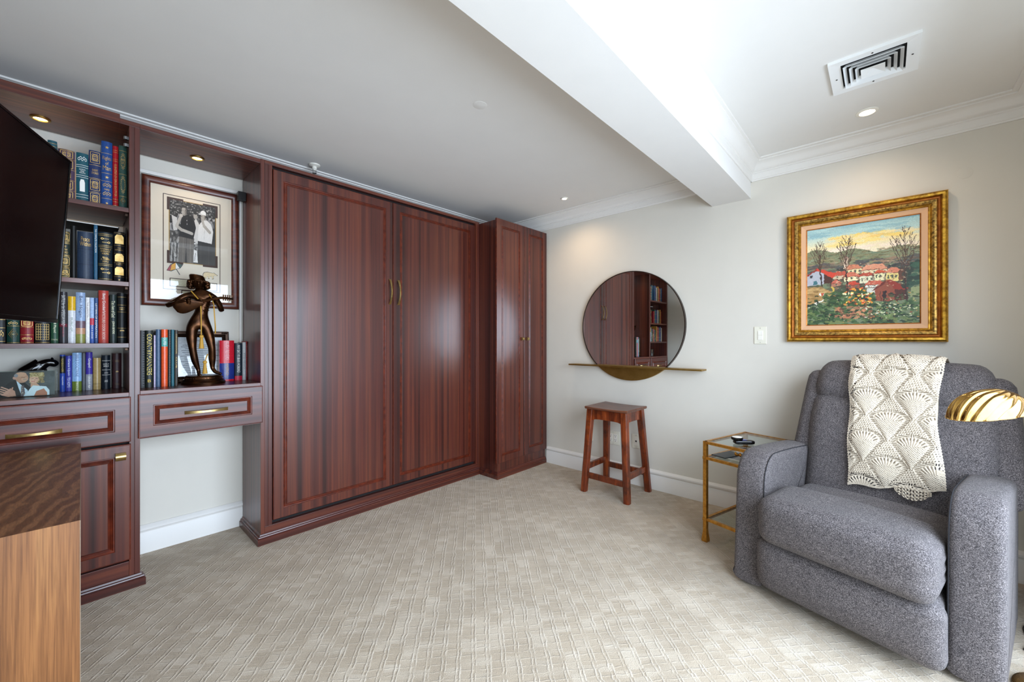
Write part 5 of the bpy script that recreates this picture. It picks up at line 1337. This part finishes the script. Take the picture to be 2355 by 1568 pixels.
# ------------------------------------------------------------------ framed text leaning behind the statuette
lf = thing('leaning_frame', 'small dark carved frame with a printed text leaning behind the bronze figure', 'picture frame', (.522, 3.036, .955), world=False)
lf.rotation_euler = (math.radians(-7.5), 0, 0)
lw, lh = .290, .305
def lring(name, prof, mat):
    rows = [[(-lw / 2 + a, -d, b) for a, b in ((i_, i_), (lw - i_, i_), (lw - i_, lh - i_), (i_, lh - i_))] for i_, d in prof]
    return make(name, MB().grid(rows, closed_u=True, closed_v=True), mat, lf)
lring('frame', [(0, 0), (0, .010), (.006, .016), (.018, .015), (.024, .009), (.032, .012), (.036, .008), (.036, 0)], 'dark_bronze')
for sx in (-1, 1):
    for z in (.012, lh - .012):
        mb = MB()
        for k in range(5): mb.lathe([(.001, -.005), (.006, -.003), (.006, .003), (.001, .005)], sx * (lw / 2 - .014 - .010 * (k % 3)), -.016, 8); 
        mb.v = [(a, b - .0, c + z + (0 if True else 0)) for a, b, c in mb.v]
        make('carved_corner', mb, 'dark_bronze', lf, smooth=True)
make('text_sheet', MB().box(-lw / 2 + .034, lw / 2 - .034, -.006, -.001, .034, lh - .034), cover('#dfe6ea'), lf)
mb = MB()
for k in range(16): 
    z = lh - .085 - k * .011; wv = .085 + .012 * math.sin(k * 2.3); mb.box(-wv, wv - .02 * (k % 3), -.0066, -.0058, z, z + .0035)
tag(make('printed_lines', mb, cover('#8a929a'), lf), kind='stuff')
v, f = text_fit('the Lord', .05, .014); make('title_lettering', MB().add([(a - .03, -.0066, lh - .055 + b) for a, b, c in v], f), cover('#5c646c'), lf)
make('glass', MB().box(-lw / 2 + .032, lw / 2 - .032, -.0095, -.008, .032, lh - .032), 'picture_glass', lf)

# ------------------------------------------------------------------ bronze statuette of a lute player
bs = thing('bronze_statuette', 'bronze statuette of a capped boy playing a lute with gold tasselled cord', 'statuette', (.510, 2.900, .9545), rz=math.radians(-9), world=False)
S_ = .4505e-3
def P(zx, zy, y=0.0): return ((zx - 865) * S_, y, (1495 - zy) * S_)
make('base', MB().lathe([(.103, 0), (.104, .010), (.099, .016), (.094, .020), (.095, .026), (.089, .030), (.089, .040), (.085, .045), (.082, .048), (.020, .049)], 0, 0, 48), 'bronze', bs, smooth=True)
mb = MB()
for k in range(44):
    a = 2 * PI * k / 44; mb.rbox(.0895 * math.cos(a), .0895 * math.sin(a), .035, .0022, .0022, .0030, .0022, 2)
tag(make('bead_band', mb, 'bronze', bs, smooth=True), kind='stuff')
J = [P(810, 690, 0), P(840, 590, 0), P(855, 500, -.002), P(862, 420, 0), P(845, 335, 0), P(815, 285, -.004), P(812, 250, -.006),
     P(745, 760, -.004), P(742, 900, -.010), P(752, 1050, -.014), P(775, 1200, -.006), P(812, 1325, 0), P(815, 1375, -.010), P(835, 1392, -.034),
     P(885, 760, -.002), P(925, 900, -.004), P(950, 1050, -.006), P(952, 1180, .004), P(955, 1305, .004), P(985, 1355, -.006), P(1055, 1380, -.018),
     P(760, 365, -.004), P(680, 385, -.006), P(585, 465, -.012), P(500, 520, -.022), P(580, 490, -.055), P(670, 455, -.072), P(700, 452, -.076),
     P(930, 365, -.004), P(985, 400, -.006), P(1025, 480, -.016), P(1052, 560, -.026), P(1020, 490, -.052), P(985, 420, -.066), P(972, 400, -.070)]
E_ = [(0, 1), (1, 2), (2, 3), (3, 4), (4, 5), (5, 6), (0, 7), (7, 8), (8, 9), (9, 10), (10, 11), (11, 12), (12, 13), (0, 14), (14, 15), (15, 16), (16, 17), (17, 18), (18, 19), (19, 20),
      (4, 21), (21, 22), (22, 23), (23, 24), (24, 25), (25, 26), (26, 27), (4, 28), (28, 29), (29, 30), (30, 31), (31, 32), (32, 33), (33, 34)]
mm = lambda *a: [x * .001 for x in a]
Rr = mm(35, 30, 36, 40, 31, 15, 13, 32, 28, 19, 19, 10, 10, 7, 31, 27, 19, 20, 11, 11, 6, 22, 20, 17, 15, 12, 9, 8, 22, 20, 17, 15, 12, 9, 8)
v, f = skin_mesh(J, E_, Rr)
make('figure', MB().add(v, f), 'bronze', bs, smooth=True, angle=180)
def finger(mb, pts, r): mb.tube(pts, [r, r * .95, r * .85, r * .5], 7)
mb = MB()
for k in range(4):
    finger(mb, [P(690 + k * 3, 440 + k * 14, -.078), P(712 + k * 2, 446 + k * 14, -.086), P(728 - k, 456 + k * 12, -.084), P(736 - k * 3, 468 + k * 10, -.076)], .0042)
finger(mb, [P(690, 436, -.076), P(706, 428, -.086), P(722, 430, -.088), P(734, 436, -.084)], .0045)
make('fingers', mb, 'bronze', bs, smooth=True, angle=180); mb = MB()
for k in range(4):
    finger(mb, [P(975 + k * 8, 404 + k * 10, -.068), P(968 + k * 9, 396 + k * 9, -.082), P(974 + k * 9, 410 + k * 8, -.090), P(984 + k * 8, 424 + k * 6, -.084)], .0040)
finger(mb, [P(965, 410, -.068), P(952, 398, -.080), P(944, 392, -.086), P(940, 388, -.088)], .0045)
make('fingers', mb, 'bronze', bs, smooth=True, angle=180)
# head with face
def headfn(p, c):
    x, y, z = p; fr = max(0, -c[1]); 
    y -= .006 * math.exp(-((x) / .006) ** 2 - ((z + .004) / .012) ** 2) * (c[1] < 0)
    y += .003 * (math.exp(-((x - .011) / .006) ** 2 - ((z - .006) / .005) ** 2) + math.exp(-((x + .011) / .006) ** 2 - ((z - .006) / .005) ** 2)) * (c[1] < 0)
    y -= .002 * math.exp(-((x) / .010) ** 2 - ((z + .017) / .003) ** 2) * (c[1] < 0)
    k = 1 - .25 * max(0, -z / .036)
    return (x * k, y * k, z)
hx, hy_, hz = P(812, 218, -.010)
make('head', MB().rbox(hx, hy_, hz, .029, .033, .038, .028, 18, headfn), 'bronze', bs, smooth=True, weld=True, angle=180)
mb = MB(); r_ = random.Random(4)
for k in range(46):
    a = PI * (-.12 + 1.24 * r_.random()); rr = .034 + .006 * r_.random(); zc2 = hz + r_.uniform(-.026, .018); xx = hx + rr * math.cos(a) * 1.12; yy = hy_ + rr * math.sin(a) * .9 + .002
    mb.rbox(xx, yy, zc2, .0095, .0095, .0085, .0085, 4)
for sx in (-1, 1):
    for k in range(5): mb.rbox(hx + sx * (.004 + .007 * k), hy_ - .030 + .0045 * k, hz + .016 - .001 * k, .0065, .006, .006, .006, 4)
    for k in range(8): mb.rbox(hx + sx * (.040 + .005 * (k % 2)), hy_ - .004 + .007 * (k % 4), hz - .020 + .009 * (k // 2), .010, .010, .0085, .0085, 4)
    for k in range(6): mb.rbox(hx + sx * (.034 + .005 * (k % 2)), hy_ - .008 + .006 * (k % 3), hz - .012 + .009 * (k // 2), .0085, .0085, .0075, .0075, 4)
tag(make('hair', mb, 'bronze', bs, smooth=True, weld=True, angle=180), kind='stuff')
cap_ = MB(); rows = []
for k, (r0, dz) in enumerate(((.037, .012), (.038, .017), (.037, .030), (.035, .043), (.028, .049), (.001, .051))):
    rows.append([(hx + r0 * math.cos(2 * PI * j / 28) - .20 * dz, hy_ + r0 * .95 * math.sin(2 * PI * j / 28) + .006, hz + dz + .10 * r0 * -math.cos(2 * PI * j / 28)) for j in range(28)])
cap_.grid(rows, closed_u=True); make('cap', cap_, 'bronze', bs, smooth=True)
mb = MB(); a0, a1 = Vector(P(560, 515, -.060)), Vector(P(880, 445, -.078)); dd = (a1 - a0); L = dd.length; dd.normalize(); upv = Vector((0, -.25, .97)); nn_ = dd.cross(upv).normalized(); upv = nn_.cross(dd).normalized()
rows = []
for i in range(15):
    s_ = i / 14; wd = .048 * math.sin(PI * min(1, s_ ** .62)) ** .9 * (1 - .45 * s_) + .001; c = a0.lerp(a1, s_) - upv * .012
    rows.append([c + upv * (wd * math.cos(2 * PI * j / 16)) + nn_ * ((wd * .85 if math.sin(2 * PI * j / 16) * nn_.y > 0 else wd * .12) * math.sin(2 * PI * j / 16)) for j in range(16)])
mb.grid(rows, closed_u=True)
mb.tube([P(850, 452, -.080), P(940, 425, -.086), P(1040, 398, -.088)], [.010, .008, .007], 8)
mb.tube([P(1035, 400, -.088), P(1090, 398, -.078), P(1165, 404, -.062)], 0, sq=[(.010, .014), (.010, .013), (.006, .010)])
lute = make('lute', mb, 'bronze', bs, smooth=True)
mb = MB()
for k in range(5):
    px_ = 1062 + k * 23; q = P(px_, 400, -.080 + .016 * (k / 4)); mb.tube([(q[0], q[1], q[2] - .014), (q[0], q[1], q[2] + .014)], [.0035, .003], 6) ; mb.rbox(q[0], q[1], q[2] + .016, .0040, .0025, .0045, .0025, 2)
tag(sub('tuning_peg', mb, 'bronze', lute, bs, smooth=True), kind='stuff')
mb = MB(); r_ = random.Random(9)
for k in range(14):
    q = P(800 + r_.uniform(0, 130), 470 + r_.uniform(0, 110), -.036); mb.tube([q, (q[0] + .008, q[1] - .002, q[2] - .006), (q[0] + .016, q[1], q[2] - .004)], [.001, .0028, .001], 6)
tag(make('doublet_folds', mb, 'bronze', bs, smooth=True), kind='stuff')
def rope(pts, r=.0031): make('cord', MB().tube(pts, r, 6), 'gold_cord', bs, smooth=True)
rope([P(738, 322, -.022), P(770, 370, -.038), P(806, 422, -.062)]); rope([P(832, 490, -.062), P(836, 600, -.050), P(838, 760, -.048), P(838, 885, -.046)])
rope([P(905, 330, -.020), P(935, 380, -.034), P(950, 420, -.062), P(966, 500, -.046), P(975, 650, -.040), P(982, 760, -.036), P(984, 850, -.012)]); rope([P(905, 1120, .004), P(890, 1165, -.012), P(878, 1210, -.024)])
for tx, ty, yy, ln in ((840, 895, -.047, 150), (876, 1222, -.024, 145)):
    mb = MB(); q = P(tx, ty, yy); mb.rbox(q[0], q[1], q[2], .0105, .0105, .0110, .0105, 5)
    z1 = q[2] - ln * S_; mb.lathe([(.006, q[2] - .008), (.0075, q[2] - .016), (.0085, q[2] - .03), (.0125, z1)], q[0], q[1], 12)
    make('tassel', mb, 'gold_cord', bs, smooth=True)
